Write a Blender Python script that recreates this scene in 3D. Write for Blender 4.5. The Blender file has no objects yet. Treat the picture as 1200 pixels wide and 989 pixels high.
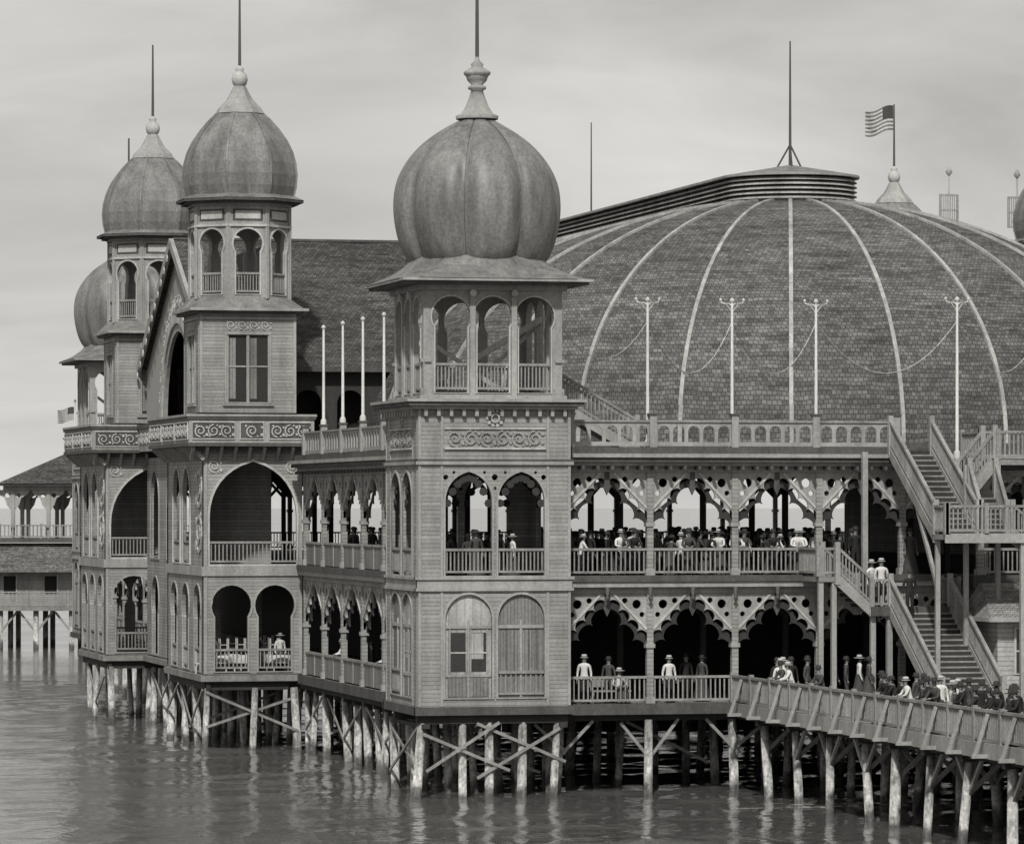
import bpy, math, random
import numpy as np
from mathutils import Vector
from mathutils.geometry import tessellate_polygon
random.seed(7)
sc=bpy.context.scene
TH=math.radians(13.44); S=math.sin(TH); C=math.cos(TH)

# ---------------------------------------------------------------- materials
def G(v): return (v,v*0.985,v*0.945,1)
MATS={}
def mat(name,v,rough=.75,noise=.25,scale=1.2,lines=None,ldark=.42,bump=.25,spec=.25,streak=(1,1,.3),lo=None):
    m=bpy.data.materials.new(name); m.use_nodes=True; nt=m.node_tree; N=nt.nodes; L=nt.links
    b=N['Principled BSDF']; b.inputs['Roughness'].default_value=rough
    b.inputs['Specular IOR Level'].default_value=spec
    tc=N.new('ShaderNodeTexCoord'); mp=N.new('ShaderNodeMapping'); mp.inputs['Scale'].default_value=streak
    L.new(tc.outputs['Object'],mp.inputs['Vector'])
    n1=N.new('ShaderNodeTexNoise'); n1.inputs['Scale'].default_value=scale; n1.inputs['Detail'].default_value=8; n1.inputs['Roughness'].default_value=.65
    L.new(mp.outputs[0],n1.inputs['Vector'])
    r=N.new('ShaderNodeMapRange'); r.inputs['From Min'].default_value=.3; r.inputs['From Max'].default_value=.7
    r.inputs['To Min'].default_value=1-noise; r.inputs['To Max'].default_value=1+noise
    L.new(n1.outputs['Fac'],r.inputs['Value'])
    n2=N.new('ShaderNodeTexNoise'); n2.inputs['Scale'].default_value=9; n2.inputs['Detail'].default_value=4
    L.new(tc.outputs['Object'],n2.inputs['Vector'])
    r2=N.new('ShaderNodeMapRange'); r2.inputs['From Min'].default_value=.3; r2.inputs['From Max'].default_value=.7
    r2.inputs['To Min'].default_value=1-noise*.5; r2.inputs['To Max'].default_value=1+noise*.5
    L.new(n2.outputs['Fac'],r2.inputs['Value'])
    mul=N.new('ShaderNodeMath'); mul.operation='MULTIPLY'; L.new(r.outputs[0],mul.inputs[0]); L.new(r2.outputs[0],mul.inputs[1])
    cur=mul.outputs[0]; bh=n2.outputs['Fac']
    if lines:
        ax,per=lines
        sp=N.new('ShaderNodeSeparateXYZ'); L.new(tc.outputs['Object'],sp.inputs[0])
        if ax=='Z': src=sp.outputs['Z']
        else:
            a=N.new('ShaderNodeMath'); a.operation='ADD'; L.new(sp.outputs['X'],a.inputs[0]); L.new(sp.outputs['Y'],a.inputs[1]); src=a.outputs[0]
        d=N.new('ShaderNodeMath'); d.operation='DIVIDE'; L.new(src,d.inputs[0]); d.inputs[1].default_value=per
        f=N.new('ShaderNodeMath'); f.operation='FRACT'; L.new(d.outputs[0],f.inputs[0])
        cr=N.new('ShaderNodeValToRGB'); e=cr.color_ramp.elements
        e[0].position=0; e[0].color=(ldark,ldark,ldark,1); e[1].position=.28; e[1].color=(1,1,1,1)
        L.new(f.outputs[0],cr.inputs[0])
        fl=N.new('ShaderNodeMath'); fl.operation='FLOOR'; L.new(d.outputs[0],fl.inputs[0])
        wn=N.new('ShaderNodeTexWhiteNoise'); wn.noise_dimensions='1D'; L.new(fl.outputs[0],wn.inputs['W'])
        r3=N.new('ShaderNodeMapRange'); r3.inputs['To Min'].default_value=.85; r3.inputs['To Max'].default_value=1.1; L.new(wn.outputs['Value'],r3.inputs['Value'])
        m2=N.new('ShaderNodeMath'); m2.operation='MULTIPLY'; L.new(cur,m2.inputs[0]); L.new(cr.outputs[0],m2.inputs[1])
        m3=N.new('ShaderNodeMath'); m3.operation='MULTIPLY'; L.new(m2.outputs[0],m3.inputs[0]); L.new(r3.outputs[0],m3.inputs[1]); cur=m3.outputs[0]
    col=N.new('ShaderNodeVectorMath'); col.operation='SCALE'; col.inputs[0].default_value=G(v)[:3]; L.new(cur,col.inputs['Scale'])
    L.new(col.outputs[0],b.inputs['Base Color'])
    bp=N.new('ShaderNodeBump'); bp.inputs['Strength'].default_value=bump; bp.inputs['Distance'].default_value=.02
    L.new(bh,bp.inputs['Height']); L.new(bp.outputs[0],b.inputs['Normal'])
    MATS[name]=m; return m
mat('siding',.28,lines=('Z',.15),noise=.26)
mat('siding_light',.36,lines=('Z',.17),noise=.3)
mat('trim',.29,noise=.28)
mat('trim_light',.42,noise=.28)
mat('rib',.33,noise=.4)
mat('trim_dark',.08,noise=.35)
mat('rail',.24,noise=.35)
mat('boards',.2,lines=('XY',.13),noise=.3)
mat('deck',.2,noise=.35)
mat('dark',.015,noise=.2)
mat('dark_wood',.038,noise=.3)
mat('glass',.03,rough=.15,spec=.6,noise=.1)
mat('curtain',.36,noise=.3,lines=('XY',.3),ldark=.7)
mat('white_paint',.5,noise=.2)
mat('metal_roof',.165,noise=.42,scale=.9,streak=(2,2,.3),rough=.5,spec=.4)
mat('iron',.06,noise=.1,rough=.5)
mat('suit',.02,noise=.2); mat('suit_mid',.06,noise=.2); mat('blouse',.6,noise=.1); mat('skirt',.06,noise=.2)
mat('skin',.24,noise=.05); mat('hair',.03,noise=.1); mat('straw',.4,noise=.1); mat('felt',.03,noise=.1)

def mat_pile():
    m=mat('pile_wood',.3,noise=.7,scale=2.8,streak=(2,2,.6),bump=.8)
    nt=m.node_tree;N=nt.nodes;L=nt.links;b=N['Principled BSDF']
    src=b.inputs['Base Color'].links[0].from_socket
    g=N.new('ShaderNodeTexCoord'); sp=N.new('ShaderNodeSeparateXYZ'); L.new(g.outputs['Object'],sp.inputs[0])
    nz=N.new('ShaderNodeTexNoise'); nz.inputs['Scale'].default_value=.9; nz.inputs['Detail'].default_value=5; L.new(g.outputs['Object'],nz.inputs['Vector'])
    ad=N.new('ShaderNodeMath'); ad.operation='MULTIPLY_ADD'; L.new(nz.outputs['Fac'],ad.inputs[0]); ad.inputs[1].default_value=2.4; L.new(sp.outputs['Z'],ad.inputs[2])
    cr=N.new('ShaderNodeValToRGB'); e=cr.color_ramp.elements
    e[0].position=0;e[0].color=(.15,.15,.15,1);e[1].position=1;e[1].color=(.4,.4,.4,1)
    a=cr.color_ramp.elements.new(.2);a.color=(.35,.35,.35,1)
    a=cr.color_ramp.elements.new(.3);a.color=(1.35,1.35,1.35,1)
    a=cr.color_ramp.elements.new(.6);a.color=(1.0,1.0,1.0,1)
    mr=N.new('ShaderNodeMapRange');mr.inputs['From Min'].default_value=.7;mr.inputs['From Max'].default_value=4.4;L.new(ad.outputs[0],mr.inputs['Value'])
    L.new(mr.outputs[0],cr.inputs[0])
    mx=N.new('ShaderNodeVectorMath');mx.operation='MULTIPLY';L.new(src,mx.inputs[0]);L.new(cr.outputs[0],mx.inputs[1])
    L.new(mx.outputs[0],b.inputs['Base Color'])
mat_pile()

def mat_shingle(name,v,row=.19,wid=.2,var=.34):
    m=bpy.data.materials.new(name); m.use_nodes=True; nt=m.node_tree; N=nt.nodes; L=nt.links
    b=N['Principled BSDF']; b.inputs['Roughness'].default_value=.85; b.inputs['Specular IOR Level'].default_value=.15
    tc=N.new('ShaderNodeTexCoord')
    wn=N.new('ShaderNodeTexNoise'); wn.inputs['Scale'].default_value=.7; wn.inputs['Detail'].default_value=3; L.new(tc.outputs['UV'],wn.inputs['Vector'])
    wa=N.new('ShaderNodeVectorMath'); wa.operation='SCALE'; L.new(wn.outputs['Color'],wa.inputs[0]); wa.inputs['Scale'].default_value=.3
    wb=N.new('ShaderNodeVectorMath'); wb.operation='ADD'; L.new(tc.outputs['UV'],wb.inputs[0]); L.new(wa.outputs[0],wb.inputs[1])
    br=N.new('ShaderNodeTexBrick'); br.inputs['Scale'].default_value=1; br.inputs['Brick Width'].default_value=wid; br.inputs['Row Height'].default_value=row
    br.inputs['Mortar Size'].default_value=.018; br.inputs['Mortar Smooth'].default_value=.6; br.inputs['Bias'].default_value=-.1
    br.inputs['Color1'].default_value=G(v*(1+var)); br.inputs['Color2'].default_value=G(v*(1-var)); br.inputs['Mortar'].default_value=G(v*.45)
    L.new(wb.outputs[0],br.inputs['Vector'])
    b2=N.new('ShaderNodeTexBrick'); b2.inputs['Scale'].default_value=1; b2.inputs['Brick Width'].default_value=wid*5.3; b2.inputs['Row Height'].default_value=row
    b2.inputs['Mortar Size'].default_value=0; b2.offset=.37; b2.inputs['Color1'].default_value=(1.16,1.16,1.16,1); b2.inputs['Color2'].default_value=(.86,.86,.86,1)
    L.new(wb.outputs[0],b2.inputs['Vector'])
    n=N.new('ShaderNodeTexNoise'); n.inputs['Scale'].default_value=.9; n.inputs['Detail'].default_value=9; n.inputs['Roughness'].default_value=.78
    mp=N.new('ShaderNodeMapping'); mp.inputs['Scale'].default_value=(.35,2.2,1); L.new(tc.outputs['UV'],mp.inputs[0]); L.new(mp.outputs[0],n.inputs['Vector'])
    r=N.new('ShaderNodeMapRange'); r.inputs['From Min'].default_value=.3; r.inputs['From Max'].default_value=.7; r.inputs['To Min'].default_value=.42; r.inputs['To Max'].default_value=1.58
    L.new(n.outputs['Fac'],r.inputs['Value'])
    n3=N.new('ShaderNodeTexNoise'); n3.inputs['Scale'].default_value=.12; n3.inputs['Detail'].default_value=4; L.new(tc.outputs['UV'],n3.inputs['Vector'])
    r3=N.new('ShaderNodeMapRange'); r3.inputs['From Min'].default_value=.3; r3.inputs['From Max'].default_value=.7; r3.inputs['To Min'].default_value=.8; r3.inputs['To Max'].default_value=1.2
    L.new(n3.outputs['Fac'],r3.inputs['Value'])
    pm=N.new('ShaderNodeMath'); pm.operation='MULTIPLY'; L.new(r.outputs[0],pm.inputs[0]); L.new(r3.outputs[0],pm.inputs[1])
    m1=N.new('ShaderNodeVectorMath'); m1.operation='MULTIPLY'; L.new(br.outputs['Color'],m1.inputs[0]); L.new(b2.outputs['Color'],m1.inputs[1])
    sc_=N.new('ShaderNodeVectorMath'); sc_.operation='SCALE'; L.new(m1.outputs[0],sc_.inputs[0]); L.new(pm.outputs[0],sc_.inputs['Scale'])
    L.new(sc_.outputs[0],b.inputs['Base Color'])
    bp=N.new('ShaderNodeBump'); bp.inputs['Strength'].default_value=.6; bp.inputs['Distance'].default_value=.03
    L.new(br.outputs['Fac'],bp.inputs['Height']); bp.invert=True; L.new(bp.outputs[0],b.inputs['Normal'])
    MATS[name]=m
mat_shingle('shingle',.112); mat_shingle('shingle_dark',.07,var=.4); mat_shingle('shingle_light',.24,row=.2,wid=.22,var=.25)

def mat_water():
    m=bpy.data.materials.new('water'); m.use_nodes=True; nt=m.node_tree; N=nt.nodes; L=nt.links
    b=N['Principled BSDF']; b.inputs['IOR'].default_value=1.33
    tc=N.new('ShaderNodeTexCoord')
    n=N.new('ShaderNodeTexNoise'); n.inputs['Scale'].default_value=1.1; n.inputs['Detail'].default_value=7; n.inputs['Roughness'].default_value=.7
    L.new(tc.outputs['Object'],n.inputs['Vector'])
    big=N.new('ShaderNodeTexNoise'); big.inputs['Scale'].default_value=.07; big.inputs['Detail'].default_value=3; L.new(tc.outputs['Object'],big.inputs['Vector'])
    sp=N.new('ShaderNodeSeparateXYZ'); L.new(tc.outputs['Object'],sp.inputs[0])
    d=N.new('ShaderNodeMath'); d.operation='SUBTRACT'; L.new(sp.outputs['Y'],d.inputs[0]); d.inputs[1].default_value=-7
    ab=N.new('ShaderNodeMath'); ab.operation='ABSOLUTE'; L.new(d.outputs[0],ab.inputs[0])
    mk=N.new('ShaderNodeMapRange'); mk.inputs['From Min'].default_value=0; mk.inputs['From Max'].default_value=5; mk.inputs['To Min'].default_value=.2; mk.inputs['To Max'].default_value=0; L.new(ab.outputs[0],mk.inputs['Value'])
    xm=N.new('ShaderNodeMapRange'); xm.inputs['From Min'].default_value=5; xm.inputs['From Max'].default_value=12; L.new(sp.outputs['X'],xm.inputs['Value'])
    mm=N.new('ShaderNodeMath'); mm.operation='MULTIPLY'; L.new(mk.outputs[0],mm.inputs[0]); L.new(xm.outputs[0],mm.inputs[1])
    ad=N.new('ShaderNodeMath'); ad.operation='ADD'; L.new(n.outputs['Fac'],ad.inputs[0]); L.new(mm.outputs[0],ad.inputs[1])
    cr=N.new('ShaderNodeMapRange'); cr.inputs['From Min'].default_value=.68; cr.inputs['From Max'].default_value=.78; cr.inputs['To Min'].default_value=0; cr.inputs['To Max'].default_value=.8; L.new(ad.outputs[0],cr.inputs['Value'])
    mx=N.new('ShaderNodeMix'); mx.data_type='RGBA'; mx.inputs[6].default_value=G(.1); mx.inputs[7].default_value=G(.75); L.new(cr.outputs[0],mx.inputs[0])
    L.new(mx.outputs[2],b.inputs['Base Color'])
    rr=N.new('ShaderNodeMapRange'); rr.inputs['From Min'].default_value=.35; rr.inputs['From Max'].default_value=.65; rr.inputs['To Min'].default_value=.04; rr.inputs['To Max'].default_value=.13; L.new(big.outputs['Fac'],rr.inputs['Value']); L.new(rr.outputs[0],b.inputs['Roughness'])
    n2=N.new('ShaderNodeTexNoise'); n2.inputs['Scale'].default_value=2.0; n2.inputs['Detail'].default_value=3; L.new(tc.outputs['Object'],n2.inputs['Vector'])
    bp=N.new('ShaderNodeBump'); bp.inputs['Strength'].default_value=1; bp.inputs['Distance'].default_value=.035
    L.new(n2.outputs['Fac'],bp.inputs['Height']); L.new(bp.outputs[0],b.inputs['Normal'])
    MATS['water']=m
mat_water()

# ---------------------------------------------------------------- mesh builder
class MB:
    def __init__(s): s.v=[];s.f=[];s.sm=[];s.uv={}
    def face(s,pts,smooth=False,uv=None):
        i=len(s.v); s.v+= [tuple(p) for p in pts]; s.f.append(tuple(range(i,i+len(pts)))); s.sm.append(smooth)
        if uv: s.uv[len(s.f)-1]=uv
    def hexa(s,P):
        i=len(s.v); s.v+=[tuple(p) for p in P]
        for q in ((0,1,2,3),(7,6,5,4),(0,4,5,1),(1,5,6,2),(2,6,7,3),(3,7,4,0)):
            s.f.append(tuple(i+k for k in q)); s.sm.append(False)
    def box(s,x0,x1,y0,y1,z0,z1):
        s.hexa([(x0,y0,z0),(x0,y1,z0),(x1,y1,z0),(x1,y0,z0),(x0,y0,z1),(x0,y1,z1),(x1,y1,z1),(x1,y0,z1)])
    def beam(s,p1,p2,w,h):
        p1=Vector(p1);p2=Vector(p2);d=(p2-p1).normalized()
        up=Vector((0,0,1))
        if abs(d.z)>.98: up=Vector((0,1,0))
        a=d.cross(up).normalized()*w/2; b=a.cross(d).normalized()*h/2
        s.hexa([p1-a-b,p1+a-b,p1+a+b,p1-a+b,p2-a-b,p2+a-b,p2+a+b,p2-a+b])
    def cyl(s,p1,p2,r1,r2=None,n=8):
        if r2 is None:r2=r1
        p1=Vector(p1);p2=Vector(p2);d=(p2-p1).normalized()
        up=Vector((0,0,1)) if abs(d.z)<.9 else Vector((1,0,0))
        a=d.cross(up).normalized(); b=a.cross(d)
        i=len(s.v)
        for (p,r) in ((p1,r1),(p2,r2)):
            for k in range(n):
                t=2*math.pi*k/n; s.v.append(tuple(p+a*math.cos(t)*r+b*math.sin(t)*r))
        for k in range(n):
            s.f.append((i+k,i+(k+1)%n,i+n+(k+1)%n,i+n+k)); s.sm.append(True)
        s.f.append(tuple(i+k for k in range(n)));s.sm.append(False)
        s.f.append(tuple(i+n+k for k in range(n)));s.sm.append(False)
    def lathe(s,cx,cy,prof,n=16,rot=0,fac=None,smooth=True):
        i=len(s.v)
        for r,z in prof:
            for k in range(n):
                t=rot+2*math.pi*k/n; q=r*(fac(k,z) if fac else 1)
                s.v.append((cx+q*math.cos(t),cy+q*math.sin(t),z))
        for j in range(len(prof)-1):
            for k in range(n):
                s.f.append((i+j*n+k,i+j*n+(k+1)%n,i+(j+1)*n+(k+1)%n,i+(j+1)*n+k)); s.sm.append(smooth)
        s.f.append(tuple(i+(len(prof)-1)*n+k for k in range(n))); s.sm.append(False)
    def prism(s,fr,outer,d0,d1,holes=()):
        loops=[outer]+list(holes)
        flat=[p for l in loops for p in l]
        if holes or len(outer)>4:
            tris=tessellate_polygon([[Vector((p[0],p[1],0)) for p in l] for l in loops])
        else: tris=[tuple(range(len(outer)))]
        n=len(flat); i=len(s.v)
        s.v+=[tuple(fr.P(p[0],p[1],d0)) for p in flat]+[tuple(fr.P(p[0],p[1],d1)) for p in flat]
        for t in tris:
            s.f.append(tuple(i+k for k in t)); s.sm.append(False)
            s.f.append(tuple(i+n+k for k in reversed(t))); s.sm.append(False)
        o=0
        for l in loops:
            m=len(l)
            for k in range(m):
                a=i+o+k;b=i+o+(k+1)%m
                s.f.append((a,b,b+n,a+n)); s.sm.append(False)
            o+=m
    def obj(s,name,m,parent=None):
        me=bpy.data.meshes.new(name); me.from_pydata(s.v,[],s.f); me.polygons.foreach_set('use_smooth',s.sm)
        if s.uv:
            ul=me.uv_layers.new(name='UVMap')
            for fi,uv in s.uv.items():
                p=me.polygons[fi]
                for k,li in enumerate(p.loop_indices): ul.data[li].uv=uv[k]
        me.materials.append(MATS[m]); me.update()
        o=bpy.data.objects.new(name,me); sc.collection.objects.link(o)
        if parent:o.parent=parent
        return o
class Fr:
    def __init__(s,O,D,N): s.O=Vector((O[0],O[1],0)); s.D=Vector((D[0],D[1],0)); s.N=Vector((N[0],N[1],0))
    def P(s,a,z,d=0): return s.O+s.D*a+s.N*d+Vector((0,0,z))
def FRONT(y): return Fr((0,y),(1,0),(0,-1))
def LEFT(x): return Fr((x,0),(0,1),(-1,0))
def BACK(y): return Fr((0,y),(1,0),(0,1))
def RIGHT(x): return Fr((x,0),(0,1),(1,0))
def rect(a,b,z0,z1): return [(a,z0),(b,z0),(b,z1),(a,z1)]
def arc(cx,cz,r,t0,t1,n): return [(cx+r*math.cos(math.radians(t0+(t1-t0)*k/n)),cz+r*math.sin(math.radians(t0+(t1-t0)*k/n))) for k in range(n+1)]
def circ(cx,cz,r,n=12): return arc(cx,cz,r,0,360-360/n,n-1)
def horseshoe(a,b,z0,zt):
    r=(b-a)/2;m=(a+b)/2;zc=zt-r;h=.82*r
    return [(m-h,z0),(m+h,z0)]+arc(m,zc,r,-35,215,16)
def rnd(a,b,z0,zt):
    r=(b-a)/2;m=(a+b)/2
    return [(a,z0),(b,z0)]+arc(m,zt-r,r,0,180,14)
def pointed(a,b,z0,zt):
    m=(a+b)/2;w=(b-a)/2; zs=zt-w*1.25
    R=[]
    for k in range(9):
        t=k/8; x=w*math.cos(t*math.pi/2)**.8 if k<8 else 0
        R.append((x,zs+(zt-zs)*(math.sin(t*math.pi/2)*.86+.14*t**4)))
    return [(a,z0),(b,z0)]+[(m+x,z) for x,z in R]+[(m-x,z) for x,z in reversed(R[:-1])]

def empty(name):
    e=bpy.data.objects.new(name,None); sc.collection.objects.link(e); return e
class Kit:
    def __init__(s,name): s.e=empty(name); s.b={}
    def __getitem__(s,k):
        if k not in s.b: s.b[k]=MB()
        return s.b[k]
    def done(s,names={}):
        for k,b in s.b.items():
            if b.f: b.obj(names.get(k,k+'_parts'),k if k in MATS else 'trim',s.e)

K=Kit('lake_pavilion')
XL=1.6

# ---------------------------------------------------------------- generic pieces
def wall(k,m,fr,a,b,z0,z1,ops=(),d0=-.14,d1=0,frame=None):
    k[m].prism(fr,rect(a,b,z0,z1),d0,d1,[o for o in ops])
    if frame:
        for o in ops: outline(k[frame],fr,o,.09,d1-.02,d1+.05)
def outline(mb,fr,loop,w,d0,d1,closed=True):
    n=len(loop)
    out=[]
    for i in range(n):
        p0=Vector(loop[i-1]);p=Vector(loop[i]);p1=Vector(loop[(i+1)%n])
        t=(p1-p0); 
        if t.length<1e-6:t=Vector((1,0))
        t.normalize(); nn=Vector((t.y,-t.x)); out.append(p+nn*w)
    for i in range(n):
        a=loop[i];b=loop[(i+1)%n];c=out[(i+1)%n];d=out[i]
        mb.prism(fr,[tuple(a),tuple(b),tuple(c),tuple(d)],d0,d1)
def ribbon(mb,fr,pts,w,d0,d1):
    for i in range(len(pts)-1):
        a=Vector(pts[i]);b=Vector(pts[i+1]);t=(b-a)
        if t.length<1e-6: continue
        t.normalize();n=Vector((-t.y,t.x))*w/2
        mb.prism(fr,[tuple(a-n),tuple(b-n),tuple(b+n),tuple(a+n)],d0,d1)
def scroll(mb,fr,a,b,z0,z1,d0=0,d1=.05):
    h=z1-z0; R=h*.46; n=max(1,int((b-a)/(R*2.0))); st=(b-a)/n
    for i in range(n):
        cx=a+st*(i+.5);cz=(z0+z1)/2; sg=1 if i%2 else -1
        pts=[]
        for k in range(15):
            t=k/14; r=R*(1-.78*t); an=math.radians(90*sg+sg*t*520)
            pts.append((cx+r*math.cos(an),cz+r*math.sin(an)))
        ribbon(mb,fr,pts,max(.035,R*.2),d0,d1)
        for q,(dx,dz,rr) in enumerate(((.98,.62,.26),(.98,-.55,.2),(.55,.85,.15),(-.6,-.8,.17))):
            mb.prism(fr,circ(cx+st/2*dx,cz+sg*R*dz,R*rr,6),d0,d1-.005*q)
def scroll_v(mb,fr,a,b,z0,z1):
    w=b-a; n=max(1,int((z1-z0)/w)); st=(z1-z0)/n
    for i in range(n): scroll(mb,fr,a,b,z0+i*st,z0+(i+1)*st,.0,.05)
def baluster(k,fr,a,b,z,h=1.0,sp=.17,m='rail',d=0,w=.05,post=None):
    L=b-a
    if L<=.05:return
    k[m].prism(fr,rect(a,b,z+h-.09,z+h),d-.06,d+.06)
    k[m].prism(fr,rect(a,b,z+.1,z+.18),d-.035,d+.035)
    n=max(1,int(L/sp)); st=L/n
    for i in range(n):
        c=a+st*(i+.5)+random.uniform(-.008,.008); k[m].prism(fr,rect(c-w/2,c+w/2,z+.18,z+h-.09),d-.02,d+.02)
    if post:
        n=max(1,round(L/post))
        for i in range(n+1):
            c=a+L*i/n; k[m].prism(fr,rect(c-.08,c+.08,z,z+h+.08),d-.08,d+.08)
def arcade_rail(k,fr,a,b,z,h=1.0,m='trim',d=0,post=3.25,first=True):
    n=max(1,round((b-a)/post)); st=(b-a)/n
    for i in range(n+1):
        c=a+st*i; k['trim'].prism(fr,rect(c-.13,c+.13,z,z+h+.18),d-.13,d+.13)
        k['trim_dark'].prism(fr,rect(c-.17,c+.17,z+h+.18,z+h+.25),d-.17,d+.17)
        if i<n:
            a0=c+.13;b0=c+st-.13; q=max(1,int((b0-a0)/.5)); s2=(b0-a0)/q
            holes=[rnd(a0+s2*j+.07,a0+s2*(j+1)-.07,z+.2,z+h-.2) for j in range(q)]
            k[m].prism(fr,rect(a0,b0,z+.05,z+h-.08),d-.03,d+.03,holes)
            k['rail'].prism(fr,rect(a0,b0,z+h-.08,z+h),d-.09,d+.09)
def spandrel(k,fr,a,b,zt,m='trim',hgt=1.75):
    W=b-a
    for sg in (0,1):
        X=lambda u:(a+u) if sg==0 else (b-u)
        def scal(A,B,n,bul):
            line=[]
            for i in range(n):
                p=A.lerp(B,i/n);q=A.lerp(B,(i+1)/n); mid=(p+q)/2; t=(q-p); l=t.length; t.normalize(); nn=Vector((-t.y,t.x))
                for j in range(7):
                    th=math.pi*(1-j/7); line.append(mid+t*math.cos(th)*l*.5+nn*math.sin(th)*l*bul)
            line.append(B); return [tuple(p) for p in line]
        line=scal(Vector((.12,-hgt)),Vector((W/2-.1,-.28)),4,.42)
        outer=[(.12,0)]+line+[(W/2-.1,0)]
        sx=W/3.25
        holes=[circ(.5*sx,-.4,.17,10),circ(.95*sx,-.27,.11,8),circ(.3*sx,-.78,.1,8),circ(1.26*sx,-.15,.06,6)]
        f=lambda l:[(X(p[0]),zt+p[1]) for p in l]
        k[m].prism(fr,f(outer),-.05,.05,[f(h) for h in holes])
        ribbon(k['trim_light'],fr,f([(.12,-1.32),(W/2-.25,-.04)]),.085,.051,.09)
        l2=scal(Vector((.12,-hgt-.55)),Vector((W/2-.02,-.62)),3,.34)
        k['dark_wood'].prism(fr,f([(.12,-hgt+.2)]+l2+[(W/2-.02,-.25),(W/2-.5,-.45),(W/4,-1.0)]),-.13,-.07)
    c=(a+b)/2
    k['trim_dark'].prism(fr,rect(c-.1,c+.1,zt-.5,zt),-.06,.06)
    k['trim_dark'].prism(fr,[(c-.16,zt-.5),(c+.16,zt-.5),(c,zt-.85)],-.05,.055)
def column(k,fr,c,z0,z1,w=.24,m='siding'):
    k[m].prism(fr,rect(c-w/2,c+w/2,z0,z1),-.12,.12)
    k['trim'].prism(fr,rect(c-w/2-.05,c+w/2+.05,z0,z0+.25),-.17,.17)
    k['trim'].prism(fr,rect(c-w/2-.05,c+w/2+.05,z1-2.0,z1-1.85),-.17,.17)
def gallery(k,fr,cols,zf,zt,rail='bal',ends=(True,True),railto=None,simple=False):
    for i,c in enumerate(cols):
        if (i==0 and not ends[0]) or (i==len(cols)-1 and not ends[1]): continue
        column(k,fr,c,zf,zt)
    k['trim'].prism(fr,rect(cols[0],cols[-1],zt,zt+.22),-.1,.13)
    for a,b in zip(cols[:-1],cols[1:]):
        if not simple: spandrel(k,fr,a,b,zt)
        else:
            for c,s_ in ((a,1),(b,-1)): k['dark_wood'].prism(fr,[(c,zt),(c,zt-1.3),(c+s_*.6,zt-.7),(c+s_*1.2,zt)],-.05,.05)
        if railto is not None and a>railto-.1: continue
        if rail=='bal': baluster(k,fr,a+.12,b-.12,zf,1.02)
        elif rail=='panel':
            k['boards'].prism(fr,rect(a+.12,b-.12,zf+.05,zf+.93),-.03,.03)
            k['rail'].prism(fr,rect(a+.12,b-.12,zf+.93,zf+1.02),-.08,.08)
            m=(a+b)/2; k['trim'].prism(fr,rect(m-.07,m+.07,zf+.05,zf+.93),.03,.06)
def onion(k,cx,cy,z=19.25,sc_=1.0):
    pr=[(2.3,0),(2.62,.35),(2.86,.9),(3.02,1.6),(3.07,2.3),(3.0,2.95),(2.8,3.5),(2.45,4.05),(1.98,4.55),(1.45,4.95),(1.0,5.22),(.68,5.4),(.6,5.5)]
    def cr(i,t):
        g=lambda q:pr[max(0,min(len(pr)-1,q))]
        p0,p1,p2,p3=g(i-1),g(i),g(i+1),g(i+2)
        return tuple(.5*((2*p1[j])+(-p0[j]+p2[j])*t+(2*p0[j]-5*p1[j]+4*p2[j]-p3[j])*t*t+(-p0[j]+3*p1[j]-3*p2[j]+p3[j])*t**3) for j in (0,1))
    P=[cr(i,t/3) for i in range(len(pr)-1) for t in range(3)]+[pr[-1]]
    P=[(r,z+h) for r,h in P]
    n=96
    def fac(kk,zz):
        ph=((kk%12)/12)*2-1
        return .87+.145*math.sqrt(max(0,1-ph*ph*.98))
    k['metal_roof'].lathe(cx,cy,P,n,rot=math.pi/2+math.pi/8,fac=fac)
    for q in range(8):
        t=math.pi/2+math.pi/8+q*math.pi/4
        for (r0,z0),(r1,z1) in zip(P[:-1],P[1:]):
            k['trim_dark'].beam((cx+r0*.885*math.cos(t),cy+r0*.885*math.sin(t),z0),(cx+r1*.885*math.cos(t),cy+r1*.885*math.sin(t),z1),.05,.05)
    zz=z+5.45
    k['trim'].lathe(cx,cy,[(.78,zz),(.8,zz+.12),(.6,zz+.2),(.44,zz+.45),(.3,zz+.8),(.22,zz+1.05),(.34,zz+1.12),(.34,zz+1.2),(.2,zz+1.26),(.36,zz+1.42),(.43,zz+1.62),(.36,zz+1.82),(.2,zz+1.92),(.24,zz+2.02),(.1,zz+2.15),(.07,zz+2.3)],16)
    k['trim'].lathe(cx,cy,[(.38,zz+1.55),(.5,zz+1.66),(.5,zz+1.74),(.36,zz+1.82)],16)
    k['iron'].cyl((cx,cy,zz+2.2),(cx,cy,31.3),.075,.05,8)

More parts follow.
